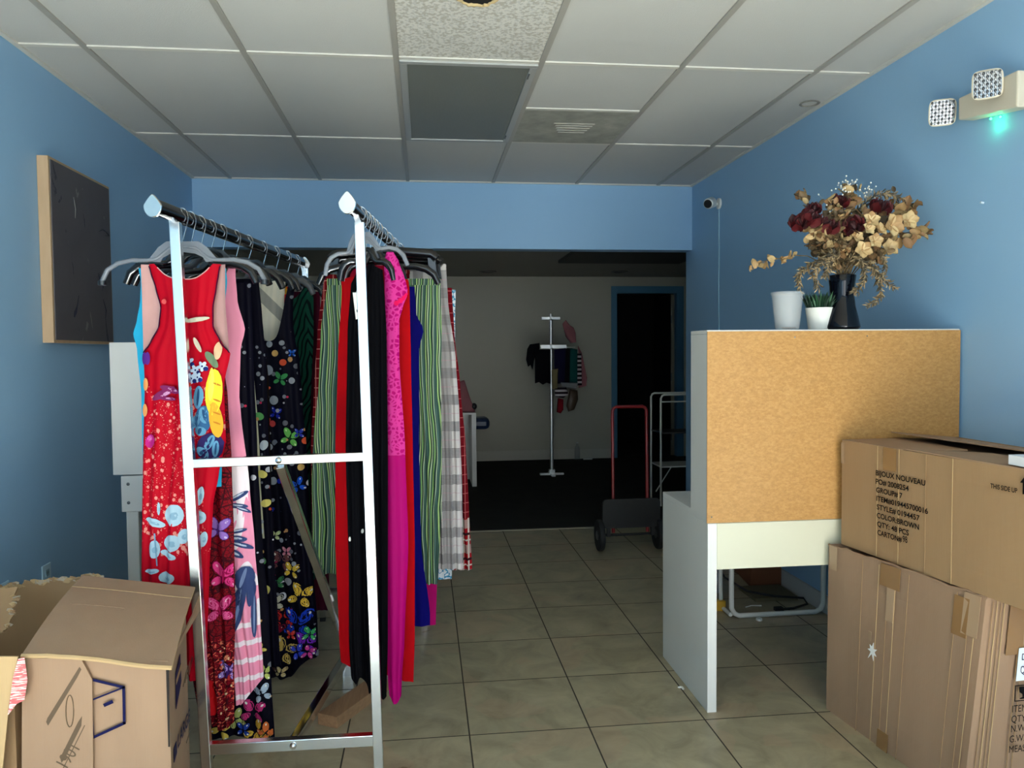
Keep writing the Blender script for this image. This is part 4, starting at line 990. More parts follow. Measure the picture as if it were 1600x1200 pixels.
# brown / multicolour garments seen edge on
BR = cloth('brown_stripes', None); x_ = BR.sep(BR.uv)[0]; BR.col(BR.ramp(BR.math('FRACT', BR.math('MULTIPLY', x_, 14)), [(0, (20, 14, 12)), (.4, (120, 76, 44)), (.52, (22, 16, 16)), (.75, (176, 138, 96)), (.85, (30, 20, 18))], True))
rows = [(436, 366, 400), (520, 370, 412), (600, 378, 420), (760, 384, 424)]
Garment('L', .74, rows, 438, 760, BR.m, 'brown and black striped garment seen edge-on in the left rail', cat='garment', folds=2, amp=.005, thick=.01, seed=7, name='striped_top').done()
# navy polka dot dress with butterfly hem
rows = [(436, 384, 462), (470, 380, 458), (505, 381, 458), (530, 378, 461), (560, 377, 468), (620, 380, 472), (700, 384, 479), (800, 392, 484), (900, 398, 490), (970, 400, 496), (1020, 402, 498), (1062, 404, 498)]
g = Garment('L', .98, rows, scoop(437, 533, .40, 3.2), lambda s: 1058-max(0, s-.45)*70+4*math.sin(s*14), DOTS, 'navy polka dot tank dress with a bright butterfly hem, left rail', folds=3, amp=.014, thick=.03, seed=8)
g.bfly(456, 683, 16, .3, (110, 190, 90), (20, 60, 30), (210, 240, 170)); g.bfly(441, 592, 12, .2, (60, 140, 80), (14, 50, 30)); g.bfly(402, 562, 11, .3, (130, 190, 120), (20, 40, 30), (200, 210, 230))
for a in ((434, 645, 11, .2, (24, 36, 150)), (414, 690, 12, .6, (26, 40, 160)), (420, 798, 13, .3, (40, 50, 170)), (468, 757, 14, -.4, (30, 90, 210)), (459, 552, 7, 0, (30, 90, 190)), (470, 676, 9, 0, (44, 60, 170)),
          (434, 833, 9, .2, (206, 220, 160)), (422, 882, 20, .1, (190, 30, 90)), (443, 874, 19, .2, (110, 66, 66)), (438, 906, 12, 0, (60, 130, 80)), (460, 887, 14, .2, (226, 186, 60)), (452, 858, 9, 0, (214, 130, 150)), (474, 926, 22, .35, (244, 200, 70)), (447, 962, 22, 0, (206, 46, 40)),
          (470, 968, 28, .1, (24, 60, 190)), (434, 980, 18, .3, (130, 14, 40)), (436, 935, 14, 0, (220, 220, 200)), (448, 1010, 24, .5, (222, 190, 100)), (482, 1000, 22, .2, (120, 40, 190)), (488, 985, 12, .2, (70, 190, 110)), (470, 1010, 14, 1.2, (60, 80, 220)), (486, 1012, 11, 2, (226, 70, 160)), (424, 950, 12, 1, (230, 230, 240)), (412, 920, 12, 0, (60, 150, 140)), (430, 1030, 14, .3, (90, 60, 50)), (416, 1000, 11, .5, (40, 50, 120)), (460, 985, 9, 0, (220, 60, 50)), (446, 1040, 10, .3, (236, 210, 150))):
    g.bfly(a[0], a[1], a[2], a[3], a[4], (14, 14, 34), (240, 236, 220))
for _ in range(70):
    u, v = R.uniform(386, 476), R.uniform(545, 900); r_ = R.uniform(1.2, 4.2); g.ell(u, v, r_, r_*1.05, R.choice(((120, 124, 132), (104, 106, 116), (150, 154, 164), (96, 98, 108), (190, 140, 90), (190, 70, 46))), n=10)
for (u, v, r) in ((425, 578, 8), (427, 538, 5), (434, 624, 7), (412, 630, 5), (446, 536, 4), (422, 650, 5), (440, 640, 3), (427, 696, 5), (403, 790, 6), (417, 720, 5), (433, 748, 6), (461, 594, 5)): g.ell(u, v, r, r, (146, 150, 158))
for (u, v, r, c_) in ((436, 552, 5, (200, 160, 96)), (389, 594, 6, (214, 158, 90)), (380, 574, 6, (206, 84, 52)), (388, 622, 6, (200, 70, 44)), (413, 607, 5, (170, 30, 66)), (448, 566, 5, (196, 78, 50)), (432, 660, 5, (186, 60, 56)), (415, 745, 5, (150, 20, 36)), (475, 727, 5, (210, 170, 100))): g.ell(u, v, r, r, c_)
g.done()
# cream chevron top, yellow/red top
rows = [(438, 398, 446), (470, 392, 444), (540, 388, 442), (640, 388, 442), (700, 388, 444)]
Garment('L', 1.10, rows, lambda s: 443-6*s, 700, c_chev(), 'cream and grey chevron top inside the polka dot dress neckline', cat='top', folds=3, amp=.006, thick=.012, seed=9, name='sleeveless_top').done()
RY = cloth('red_yellow', None); x_ = RY.noise(RY.uv, 16, 1); RY.col(RY.ramp(x_, [(0, (196, 30, 26)), (.5, (226, 160, 40)), (.6, (170, 20, 30))], True))
rows = [(446, 400, 452), (520, 398, 452), (650, 398, 454)]
Garment('L', 1.22, rows, 448, 660, RY.m, 'red and yellow top behind the polka dot dress strap', cat='top', folds=3, amp=.006, thick=.012, seed=10, name='sleeveless_top').done()
rows = [(448, 414, 490), (520, 412, 490), (620, 414, 486), (760, 416, 484), (900, 418, 492), (925, 418, 494)]
Garment('L', 1.34, rows, scoop(450, 470, .3), 905, c_palm(), 'dark green palm leaf dress at the far end of the left rail', folds=4, amp=.012, thick=.02, seed=11).done()
rows = [(452, 430, 500), (600, 428, 502), (900, 436, 514), (960, 440, 516)]
Garment('L', 1.47, rows, 456, 952, cloth('plum', (70, 16, 36)).m, 'plum coloured dress, last on the left rail', folds=4, amp=.012, thick=.02, seed=12).done()

# ---- right rail
BK = cloth('black_cloth', (3, 3, 6)).m
rows = [(398, 572, 596), (420, 560, 598), (445, 548, 600), (520, 543, 604), (700, 540, 606), (900, 545, 606), (1000, 545, 606), (1085, 550, 604)]
g = Garment('R', .22, rows, lambda s: 412+abs(s-.5)*20, lambda s: 1056+26*s+9*math.sin(s*15), BK, 'long black dress hanging at the front of the right rail', folds=3, amp=.012, thick=.014, seed=13)
g.ell(547, 842, 1.8, 3.6, (232, 230, 220)).ell(567, 829, 1.8, 3.6, (232, 230, 220)); g.done()
p0 = g.pl(558, 495, .03); ex = Vector((RNH.y, -RNH.x, 0))
t = empty('price_tag', p0, 'white price tag hanging on the front of the black dress', 'price tag')
c0_, c1_ = g.pl(551, 457, .028), g.pl(559, 498, .028)
MB().slab([c0_, g.pl(562, 457, .028), g.pl(566, 497, .028), g.pl(556, 499, .028)], -RNH, .001, plain('white_card', (226, 222, 212), .5)).build('card', t)
MB().slab([g.pl(557, 484, .0285), g.pl(564, 483, .0285), g.pl(564.5, 487, .0285), g.pl(557.5, 488, .0285)], -RNH, .0006, INK).build('print', t)
MB().tube([g.pl(556, 458, .028), g.pl(566, 430, .02)], .0006, PLAST, 4).build('string', t)
rows = [(392, 604, 614), (410, 600, 624), (440, 601, 634), (458, 601, 638), (474, 602, 631), (500, 602, 624), (560, 604, 624), (700, 604, 633), (850, 604, 638), (1000, 605, 632), (1060, 606, 628), (1097, 609, 627)]
g = Garment('R', .30, rows, 394, lambda s: 1086+12*math.sin(math.pi*s), c_lace(), 'hot pink dress with lace top on the right rail', folds=1, amp=.006, thick=.010, seed=14)
for (u, v) in ((636, 462), (632, 466), (620, 474), (626, 470)): g.ell(u, v, 4, 4, (226, 20, 90))
g.done()
REDC = cloth('red_crepe', (150, 4, 12)).m
rows = [(420, 532, 636), (455, 534, 640), (560, 528, 642), (700, 524, 645), (850, 524, 648), (1000, 530, 648), (1064, 535, 646)]
Garment('R', .38, rows, lambda s: 424+abs(s-.5)*26, lambda s: 1034+32*s, REDC, 'long plain red dress showing both sides of the black dress', folds=3, amp=.008, thick=.012, seed=15).done()
rows = [(410, 545, 620), (600, 540, 625), (900, 545, 628), (1060, 548, 630)]
Garment('R', .46, rows, 415, lambda s: 1050, cloth('crimson', (150, 10, 40)).m, 'crimson dress hidden between red and blue ones', folds=3, amp=.008, thick=.012, seed=16).done()
BLU = cloth('royal_blue', (7, 4, 84)).m
rows = [(448, 540, 648), (490, 540, 650), (515, 540, 662), (545, 540, 655), (700, 542, 655), (850, 545, 658), (960, 560, 672), (978, 560, 672)]
Garment('R', .60, rows, 448, lambda s: 974+3*s, BLU, 'royal blue dress beside the striped trousers on the right rail', folds=3, amp=.008, thick=.012, seed=17).done()
STR = c_stripe()
def trousers(t_, rows_l, rows_r, top, botl, botr, mat, label, seed, waist=None):
    tr = empty('trousers', railpt('R', t_)-Vector((0, 0, .08)), label, 'trousers', 'trousers on clip hangers')
    for rows_, bot in ((rows_l, botl), (rows_r, botr)):
        if not rows_: continue
        g = Garment('R', t_, rows_, top, bot, mat, '', folds=3, amp=.010, thick=.014, seed=seed); seed += 1
        g.m.build('trouser_leg', tr, smooth=80, fix=False)
    a = (rows_l or rows_r)[0][1]; b = rows_r[0][2]; pl = Plane(railpt('R', t_), RNH)
    m = MB(); nu = 24
    for sg in (-1, 1):
        m.grid(lambda i, j: pl(a+(b-a)*i, top-2+(10)*j)+RNH*(sg*(.012+.006*math.sqrt(max(0, 1-(2*i-1)**2)))), nu, 2, mat, lambda i, j: (i*.4, 1.2+j*.02))
    m.build('waistband', tr, smooth=80, fix=False)
    return tr
trousers(.72, [(436, 512, 590), (520, 501, 588), (600, 498, 585), (680, 490, 570), (750, 487, 560), (820, 488, 550), (896, 489, 546)], [(436, 590, 688), (520, 605, 690), (600, 620, 689), (700, 640, 690), (800, 648, 690), (912, 652, 684)], 438, 895, 911, STR, 'green and cream striped trousers spread across the right rail', 20)
rows = [(868, 560, 684), (900, 560, 683), (978, 566, 681)]
Garment('R', .80, [(500, 560, 682), (868, 560, 684), (900, 560, 683), (978, 566, 681)], 520, 976, cloth('magenta', (150, 10, 86)).m, 'magenta dress whose hem shows beside the royal blue one', folds=3, amp=.006, thick=.012, seed=25).done()
CHK = c_check()
trousers(1.02, [(414, 590, 650), (600, 590, 660), (890, 600, 668)], [(414, 640, 697), (470, 650, 700), (560, 668, 712), (650, 676, 718), (760, 680, 722), (890, 682, 724)], 415, 888, 888, CHK, 'white and grey checked trousers at the right of the rack', 30)
trousers(.88, [(418, 508, 570), (520, 496, 570), (600, 491, 560), (700, 486, 556), (800, 487, 540), (866, 488, 530)], [(418, 560, 640), (700, 580, 640), (866, 590, 640)], 420, 864, 864, c_grid(), 'red trousers with thin white grid, left side of right rail', 40)
trousers(1.18, [(450, 600, 660), (890, 610, 680)], [(450, 640, 706), (520, 660, 710), (600, 690, 719), (700, 695, 728), (800, 700, 733), (892, 704, 738)], 452, 890, 889, c_tartan(), 'red tartan trousers at the far right edge of the rack', 50)
PAT = cloth('blue_print', None); PAT.col(PAT.ramp(PAT.noise(PAT.uv, 40, 2), [(.4, (220, 226, 230)), (.5, (70, 140, 176)), (.6, (220, 226, 230))], True))
rows = [(452, 640, 712), (500, 650, 711), (700, 650, 712), (900, 650, 706), (906, 650, 706)]
Garment('R', 1.30, rows, 453, 904, PAT.m, 'white and blue printed garment, last on the right rail', cat='garment', folds=3, amp=.008, thick=.012, seed=27, name='printed_skirt').done()
# wood block on the floor under the rack
WD = NT('rough_wood', .7); WD.col(WD.mix(WD.noise(WD.mapping(WD.tc.outputs['Object'], (30, 3, 30), rot=(0, 0, .5)), 3, 5), (120, 88, 62), (168, 128, 92)))
a = onZ(527, 1139, 0); b = onZ(590, 1092, 0); d = (b-a).normalized(); s_ = Vector((0, 0, 1)).cross(d)*.085
e = a+d*.34
tag(MB().hexa([a, e, e+s_, a+s_]+[p+Vector((0, 0, .042)) for p in (a, e, e+s_, a+s_)], WD.m).build('wood_block', bevel=.002), 'short wooden plank lying on the tiles beneath the rack', 'plank')

# ------------------------------------------------------------------ cartons at the right
def carton(name, c4, z0, z1, mat, label, base_children=None, group=None, jit=0):
    """c4: four floor-plan corners as (x,y) bottom, and optional top set"""
    if isinstance(c4[0][0], tuple) or len(c4) == 8: bot, top = c4[:4], c4[4:]
    else: bot, top = c4, c4
    cx = sum(p[0] for p in bot)/4; cy = sum(p[1] for p in bot)/4
    t = empty(name, (cx, cy, z0), label, 'cardboard box', group); m = MB()
    B_ = [Vector((x, y, z0)) for x, y in bot]; T_ = [Vector((x, y, z1)) for x, y in top]
    return t, m, B_, T_
def quadpt(A, B, C, D, s, t): return A.lerp(B, s).lerp(D.lerp(C, s), t)   # A-B bottom, D-C top
def strip(m, A, B, C, D, s0, s1, t0, t1, mat, off=.0012, n=None, th=.001):
    nn = (B-A).cross(D-A).normalized()
    P_ = [quadpt(A, B, C, D, s, t)+nn*off for s, t in ((s0, t0), (s1, t0), (s1, t1), (s0, t1))]
    m.slab(P_, nn, th, mat)
# lower carton. corners: far-left, near-left, near-right, far-right
bot = [(1.462, 2.622), (1.535, 2.0), (1.97, 2.03), (1.93, 2.63)]; top = [(1.467, 2.622), (1.588, 1.985), (1.975, 2.02), (1.93, 2.63)]
t, m, B_, T_ = carton('cardboard_carton', bot+top, 0, .615, KR2, 'large scuffed brown carton standing on the tiles under the printed one')
LW = t
fl, nl, nr, frr = 0, 1, 2, 3
th = .005
def wallgrid(m, A, B, C, D, mat, amp=.004, seed=0, n1=16, n2=12):
    nn = (B-A).cross(D-A).normalized()
    def fn(i, j):
        e = min(1, min(i, 1-i)*6, min(j, 1-j)*6)
        return quadpt(A, B, C, D, i, j)+nn*(amp*e*math.sin(i*7+seed)*math.cos(j*5+seed*2))
    m.grid(fn, n1, n2, mat)
wallgrid(m, B_[0], B_[1], T_[1], T_[0], KR2, .005, 1); wallgrid(m, B_[1], B_[2], T_[2], T_[1], KR2, .006, 2)
wallgrid(m, B_[2], B_[3], T_[3], T_[2], KR2, .003, 3); wallgrid(m, B_[3], B_[0], T_[0], T_[3], KR2, .003, 4)
m.add([B_[0], B_[3], B_[2], B_[1]], [(0, 1, 2, 3)], KR2)
tz = Vector((0, 0, -.022)); m.add([p+tz for p in T_], [(0, 1, 2, 3)], KRI)
L4 = (B_[0], B_[1], T_[1], T_[0]); N4 = (B_[1], B_[2], T_[2], T_[1])
for s0 in (.27, .385, .45, .50, .58, .86, .93, .965): strip(m, *L4, s0, s0+.003, .0, .985, KRL if s0 in (.385, .50, .965) else KR, .006, th=.0015)
for s0 in (.05, .085, .12, .15, .30, .34): strip(m, *N4, s0, s0+.006, .0, .985, KRL if s0 in (.085, .15) else KR, .007, th=.0015)
for (s0, s1, t0, t1, mt) in ((.40, .53, .88, 1.0, TAPE), (.45, .50, .70, .88, TAPEC), (.90, .985, .80, 1.0, TAPEC), (.02, .08, .86, 1.0, TAPEC), (.44, .52, 0, .10, TAPE), (.85, .93, .78, .97, TAPE), (.34, .36, .55, .60, TAPEC)): strip(m, *L4, s0, s1, t0, t1, mt, .007, th=.0012)
strip(m, *N4, .20, .34, .72, .99, TAPE, .008, th=.0012)
# torn white patch
nn = (L4[1]-L4[0]).cross(L4[3]-L4[0]).normalized(); c_ = quadpt(*L4, .375, .50)+nn*.0085; ex_ = (L4[1]-L4[0]).normalized()
pp = [c_+ex_*(r_*math.cos(a))+Vector((0, 0, 1))*(r_*1.2*math.sin(a)) for a, r_ in [(2*math.pi*k/14, (.028 if k % 2 else .010)*R.uniform(.7, 1.2)) for k in range(14)]]
m.slab(pp, nn, .001, plain('torn_paper_white', (232, 232, 228), .6))
# printing on the camera-facing side
exn = (N4[1]-N4[0]).normalized(); up_ = Vector((0, 0, 1)); nN = exn.cross(up_)
def near(u, v): 
    d = ray(u, v); A = N4[0]; n_ = (N4[1]-N4[0]).cross(N4[3]-N4[0]).normalized(); return EYE+d*((A-EYE).dot(n_)/d.dot(n_))
n4 = (N4[1]-N4[0]).cross(N4[3]-N4[0]).normalized(); ey4 = n4.cross(exn)
for (txt, u, v, sz) in (('ITEM NO.:', 1577, 1111, .030), ('QTY:', 1576, 1127, .030), ('N.W.:', 1575, 1142, .030), ('G.W.:', 1573, 1158, .030), ('MEAS:', 1572, 1174, .030)):
    m.text(txt, near(u, v), exn, ey4, sz, INK, zoff=.0085, sx=.8)
pA = near(1581, 1094); 
for (x0_, y0_, x1_, y1_) in ((0, 0, .075, .0022), (0, .046, .075, .048), (0, 0, .0022, .048), (.073, 0, .075, .048)):
    m.slab([pA+exn*x+ey4*y+n4*.0095 for x, y in ((x0_, y0_), (x1_, y0_), (x1_, y1_), (x0_, y1_))], n4, .001, INK)
gl = [(.02, .042), (.05, .042), (.047, .026), (.038, .02), (.037, .011), (.046, .008), (.046, .006), (.024, .006), (.024, .008), (.033, .011), (.032, .02), (.023, .026)]
m.slab([pA+exn*(x-.006)+ey4*y+n4*.0095 for x, y in gl], n4, .001, INK)
m.build('box_body', t, fix=False)
wp = near(1583, 1062)
lb = MB().slab([wp+exn*x+ey4*y+n4*.010 for x, y in ((0, 0), (.13, .0), (.135, .098), (.006, .098))], n4, .001, plain('white_paper', (226, 230, 234), .5))
lb.text('D', wp+exn*.014+ey4*.062+n4*.010, exn, ey4, .028, INKB, sx=.8); lb.text('Q', wp+exn*.012+ey4*.022+n4*.010, exn, ey4, .032, INKB, sx=.6)
lb.build('paper_label', t, fix=False)
m = MB(); pts = []
for k in range(22):
    s0 = k/21; pts.append(quadpt(*L4, s0, 1)+Vector((0, 0, R.uniform(-.004, .005))))
m.tube(pts, .004, KR2, 5); pts = [quadpt(*N4, k/12, 1)+Vector((0, 0, R.uniform(-.006, .006))) for k in range(13)]; m.tube(pts, .0045, KR2, 5)
m.build('frayed_top_edge', t, smooth=60)
# upper carton
ZU0, ZU1 = .620, 1.000
fx = lambda y: 1.50+(2.6-y)*.137
bot = [(1.502, 2.60), (fx(1.62), 1.62), (1.975, 1.70), (1.965, 2.62)]
t, m, B_, T_ = carton('printed_carton', bot, ZU0, ZU1, KR, 'brown shipping carton with black printed text, lying on the lower carton')
wallgrid(m, B_[0], B_[1], T_[1], T_[0], KR, .003, 1); wallgrid(m, B_[1], B_[2], T_[2], T_[1], KR, .003, 2); wallgrid(m, B_[2], B_[3], T_[3], T_[2], KR, .002, 3); wallgrid(m, B_[3], B_[0], T_[0], T_[3], KR, .002, 4)
m.add([B_[0], B_[3], B_[2], B_[1]], [(0, 1, 2, 3)], KR)
L4 = (B_[0], B_[1], T_[1], T_[0])
for s0, mt in ((.185, KRL), (.285, KRL), (.40, KR), (.505, KRL)): strip(m, *L4, s0, s0+.0025, 0, 1, mt, .0035, th=.0012)
strip(m, *L4, .215, .275, .80, 1.0, TAPE, .0045, th=.001)
strip(m, *L4, .0, .015, .78, .98, TAPEC, .004, th=.001)
ex_ = (L4[1]-L4[0]).normalized(); n4 = ex_.cross(Vector((0, 0, 1))); up_ = Vector((0, 0, 1))
def face(u, v): d = ray(u, v); A = L4[0]; return EYE+d*((A-EYE).dot(n4)/d.dot(n4))
for (txt, u, v, u1) in (('BIJOUX NOUVEAU', 1370, 742, 1448), ('PO# 2008254', 1370, 755.3, 1422), ('GROUP# 7', 1371, 768.6, 1412), ('ITEM#019445700016', 1371, 781.9, 1452), ('STYLE# 0194457', 1372, 795.2, 1439), ('COLOR:BROWN', 1372, 808.4, 1438), ('QTY: 48 PCS', 1372.5, 821.7, 1422), ('CARTON#', 1373, 835, 1411)):
    a_ = face(u, v); b_ = face(u1, v+(u1-u)*.19); m.text(txt, a_, ex_, up_, .0245, INK, bold=.022, zoff=.0055, fit=(b_-a_).length)
m.text('98', face(1412.5, 846.5), (ex_*1+up_*.06), (up_-ex_*.06), .030, INK, bold=.006, zoff=.0055, sx=.72)
m.text('THIS SIDE UP', face(1550, 762), ex_, up_, .0185, INK, bold=.02, zoff=.0055, fit=(face(1592, 770)-face(1550, 762)).length)
pA = face(1596, 771)
m.slab([pA+ex_*x+up_*y+n4*.0055 for x, y in ((.008, 0), (.018, 0), (.018, .03), (.026, .03), (.013, .048), (0, .03), (.008, .03))], n4, .001, INK)
m.build('box_body', t, fix=False)
# top flaps
m = MB(); zt = Vector((0, 0, .002))
c1 = T_[0].lerp(T_[1], .33)
m.slab([T_[0]+zt, T_[0].lerp(T_[1], .30)+zt, T_[3].lerp(T_[2], .36)*.45+T_[0].lerp(T_[1], .36)*.55+zt, T_[3]*.55+T_[0]*.45+zt], (0, 0, 1), .004, KR2); m.build('top_flap', t)
m = MB(); m.slab([T_[0].lerp(T_[1], .31)+zt*3, T_[1]+zt, T_[2]*.42+T_[1]*.58+zt, T_[3].lerp(T_[2], .5)*.42+T_[0].lerp(T_[1], .46)*.58+zt*3], (0, 0, 1), .004, KR2); m.build('top_flap', t)
m = MB(); f0, f1 = T_[3]*.97+T_[0]*.03, T_[2]*.97+T_[1]*.03
m.slab([f0, f1, T_[1].lerp(T_[2], .50)+Vector((0, 0, .026)), T_[0].lerp(T_[3], .42)+Vector((0, .0, .026))], (0, 0, 1), .004, KR2); m.build('top_flap', t)
m = MB(); m.add([p+Vector((0, 0, -.006)) for p in T_], [(0, 1, 2, 3)], KRI); m.build('inner_flap', t)
p = onX(1569, 728, 1.66)
p = Vector((1.665, 1.93, 1.004))
q = face(1569, 730); px_ = q.x+.012; 
tag(MB().box((px_, q.y-.14, ZU1+.007), (px_+.09, q.y+.0, ZU1+.034), plain('white_carton', (226, 228, 234), .35)).build('small_white_box', bevel=.001), 'small white box lying on the printed carton at the right edge', 'box')

# ------------------------------------------------------------------ open cartons at the left front
# moving box with the raised top flap
bot = [(-.966, 1.92), (-.632, 1.92), (-.695, 2.27), (-.985, 2.27)]; ZT = .612
t, m, B_, T_ = carton('moving_box', bot, 0, ZT, KR, 'open moving box printed LARGE with raised flap, left foreground')
wallgrid(m, B_[0], B_[1], T_[1]-Vector((0, 0, .03)), T_[0], KR2, .003, 1); wallgrid(m, B_[1], B_[2], T_[2], T_[1]-Vector((0, 0, .03)), KR2, .002, 2); wallgrid(m, B_[2], B_[3], T_[3], T_[2], KR2, .002, 3); wallgrid(m, B_[3], B_[0], T_[0], T_[3], KR2, .002, 4)
m.add([B_[0], B_[3], B_[2], B_[1]], [(0, 1, 2, 3)], KR)
FA = Plane((-.8, 1.9165, 0), (0, -1, 0))
def line(m, pts, w, mat, F, n, off=.0035):
    for (u0, v0), (u1, v1) in zip(pts, pts[1:]):
        a, b = F(u0, v0), F(u1, v1); d = (b-a).normalized(); s_ = d.cross(Vector(n)).normalized()*w/2; a2, b2 = a-d*w*.4, b+d*w*.4
        m.slab([a2-s_+Vector(n)*off, b2-s_+Vector(n)*off, b2+s_+Vector(n)*off, a2+s_+Vector(n)*off], n, .0008, mat)
line(m, [(140, 1060), (194, 1073), (195, 1129), (147, 1151)], .0065, INKB, FA, (0, -1, 0))
line(m, [(192, 1074), (144, 1093)], .004, INKB, FA, (0, -1, 0)); line(m, [(144, 1092), (147, 1151)], .0035, INKB, FA, (0, -1, 0)); line(m, [(165, 1100.5), (175, 1096)], .0085, INKB, FA, (0, -1, 0))
# right side printing
A, B2_ = B_[1], B_[2]; nr_ = (B2_-A).cross(Vector((0, 0, 1))).normalized(); FR = Plane(A+nr_*.002, nr_)
exr = (B2_-A).normalized()
m.slab([FR(u, v)+nr_*.0012 for u, v in ((274, 1052), (281, 1022), (283, 1064), (275, 1108))], nr_, .0008, INKB)
m.slab([FR(u, v)+nr_*.002 for u, v in ((274.5, 1062), (282, 1036), (282.5, 1044), (274.5, 1070))], nr_, .0008, KR)
for k in range(4): line(m, [(286+k*3, 1072-k*6), (293+k*3.4, 1040-k*7)], .0035, INKW, FR, nr_, .001)
la, lb_ = FR(278, 1162), FR(297, 1118); dx_ = (lb_-la).normalized()
m.slab([FR(u, v)+nr_*.0012 for u, v in ((271, 1170), (275, 1158), (276, 1176), (271.5, 1192))], nr_, .0008, INKB)
m.text('LARGE', FR(276.5, 1171), dx_, nr_.cross(dx_), .05, INKB, bold=.02, zoff=.0015, fit=(FR(296, 1122)-FR(276.5, 1171)).length)
line(m, [(291, 1160), (298, 1140)], .004, INKW, FR, nr_, .001)
m.slab([FA(u, v)+Vector((0, -.003, 0)) for u, v in ((260, 1045), (264.5, 1045), (266, 1166), (263.5, 1166))], (0, -1, 0), .001, plain('dark_gap', (34, 26, 22), .9))
m.build('box_body', t, fix=False)
# overlapping inner panel at the left with faint brown printing
m = MB(); O = [FA(u, v) for u, v in ((37, 1027), (128, 1026), (146, 1060), (149, 1330), (36, 1330))]
m.slab([p+Vector((0, -.0075, 0)) for p in O], (0, -1, 0), .004, KR2)
F2 = Plane((-.8, 1.9085, 0), (0, -1, 0))
m.slab([F2(u, v) for u, v in ((72, 1128), (74, 1122), (124, 1042), (127, 1046), (121, 1058), (75, 1134))], (0, -1, 0), .0008, INKW)
m.slab([F2(u, v) for u, v in ((94, 1184), (122, 1128), (128, 1119), (127, 1134), (101, 1186), (96, 1192))], (0, -1, 0), .0008, INKW)
line(m, [(99, 1200), (132, 1134)], .0022, INKW, F2, (0, -1, 0), 0)
el = [F2(109+6*math.cos(a), 1111+25*math.sin(a)) for a in [2*math.pi*k/20 for k in range(20)]]; m.tube(el, .0012, INKW, 5, closed=True)
a_, b_ = F2(103, 1204), F2(133, 1158); dx_ = (b_-a_).normalized(); m.text('1901', a_, dx_, Vector((0, -1, 0)).cross(dx_)*1, .045, INKW, zoff=.0006, sx=.75)
m.build('overlapping_panel', t, fix=False)
# raised flap
hl, hr = Plane((0, 1.905, 0), (0, -1, 0))(34, 1023), Plane((0, 1.905, 0), (0, -1, 0))(269, 1038)
tr_, tl_ = onY(305, 917, 2.27), onY(129, 899, 2.27)
m = MB()
def flapf(i, j):
    p = hl.lerp(hr, i).lerp(tl_.lerp(tr_, i), j); return p+Vector((0, 0, .012*math.sin(math.pi*j)+.006*math.sin(i*5)*(1-j)-.0))
m.grid(flapf, 16, 16, KR2); m.grid(lambda i, j: flapf(i, j)-Vector((0, 0, .005)), 16, 16, KR2)
for i0 in (0, 1): m.grid(lambda i, j: flapf(i0, j)-Vector((0, 0, .005*i)), 1, 16, KRL)
for j0 in (0, 1): m.grid(lambda i, j: flapf(i, j0)-Vector((0, 0, .005*j)), 16, 1, KRL)
m.tube([flapf(k/12, 0)+Vector((0, -.001, -.003+R.uniform(-.001, .001))) for k in range(13)], .0055, KRL, 6)
m.tube([flapf(k/8, .80)+Vector((0, 0, .000)) for k in range(9)], .0015, KRL, 4); m.tube([flapf(.1+k/12, .55)+Vector((0, 0, .000)) for k in range(6)], .0012, KR2, 4)
m.build('top_flap', t, smooth=40)
m = MB(); s3 = [T_[1]-Vector((0, 0, .03)), T_[2], onY(311, 932, 2.29), onY(306, 962, 2.2)]
m.slab([T_[1]+Vector((.002, .01, -.034)), onY(312, 955, 2.25), onY(313, 931, 2.285), onY(303, 958, 2.2)], nr_, .004, KR2); m.build('side_flap', t)
# torn open carton behind/left
bot = [(-1.42, 1.93), (-.992, 1.93), (-1.0, 2.45), (-1.44, 2.45)]
t, m, B_, T_ = carton('torn_carton', bot, 0, .57, KR, 'open carton with ragged torn rim in the left corner')
def openwall(A, B, hA, hB, rag, mat, seed, th=.005):
    rr = random.Random(seed); n_ = 40; nn = (B-A).cross(Vector((0, 0, 1))).normalized()
    tops = [hA+(hB-hA)*k/n_+(rr.uniform(-rag, rag)) for k in range(n_+1)]
    P0 = [A.lerp(B, k/n_) for k in range(n_+1)]
    P1 = [p+Vector((0, 0, tops[k]-p.z)) for k, p in enumerate(P0)]
    pts = P0+P1+[p-nn*th for p in P0]+[p-nn*th for p in P1]; q = n_+1; fs = []
    for k in range(n_): fs += [(k, k+1, q+k+1, q+k), (2*q+k+1, 2*q+k, 3*q+k, 3*q+k+1), (q+k, q+k+1, 3*q+k+1, 3*q+k)]
    m.add(pts, fs, mat); return P1, nn
openwall(B_[0], B_[1], .585, .578, .0015, KR, 1); openwall(B_[1], B_[2], .578, .60, .001, KR, 2)
P1, nn = openwall(B_[2], B_[3], .655, .622, .007, KR, 3); openwall(B_[3], B_[0], .62, .60, .002, KR, 4)
m.add([B_[0], B_[3], B_[2], B_[1]], [(0, 1, 2, 3)], KRI); m.build('box_body', t, fix=False)
m = MB()
TG = plain('torn_paper_grey', (176, 160, 138), .9)
def flakes(m, P, n_, nn, sz=.016):
    for k in range(n_):
        i_ = R.random()*(len(P)-1.001); q = P[int(i_)].lerp(P[int(i_)+1], i_-int(i_)); a = R.uniform(0, 6.28); mt = R.choice((TG, KRL, KR))
        ring = [q+Vector((math.cos(b)*sz*R.uniform(.4, 1.3), -.004+R.uniform(-.006, .004), math.sin(b)*sz*.55*R.uniform(.4, 1.2))) for b in [a+2*math.pi*c/6 for c in range(6)]]
        m.slab(ring, nn, .0012, mt)
flakes(m, P1[:26], 46, (0, -1, 0))
m.build('torn_rim', t, smooth=60)
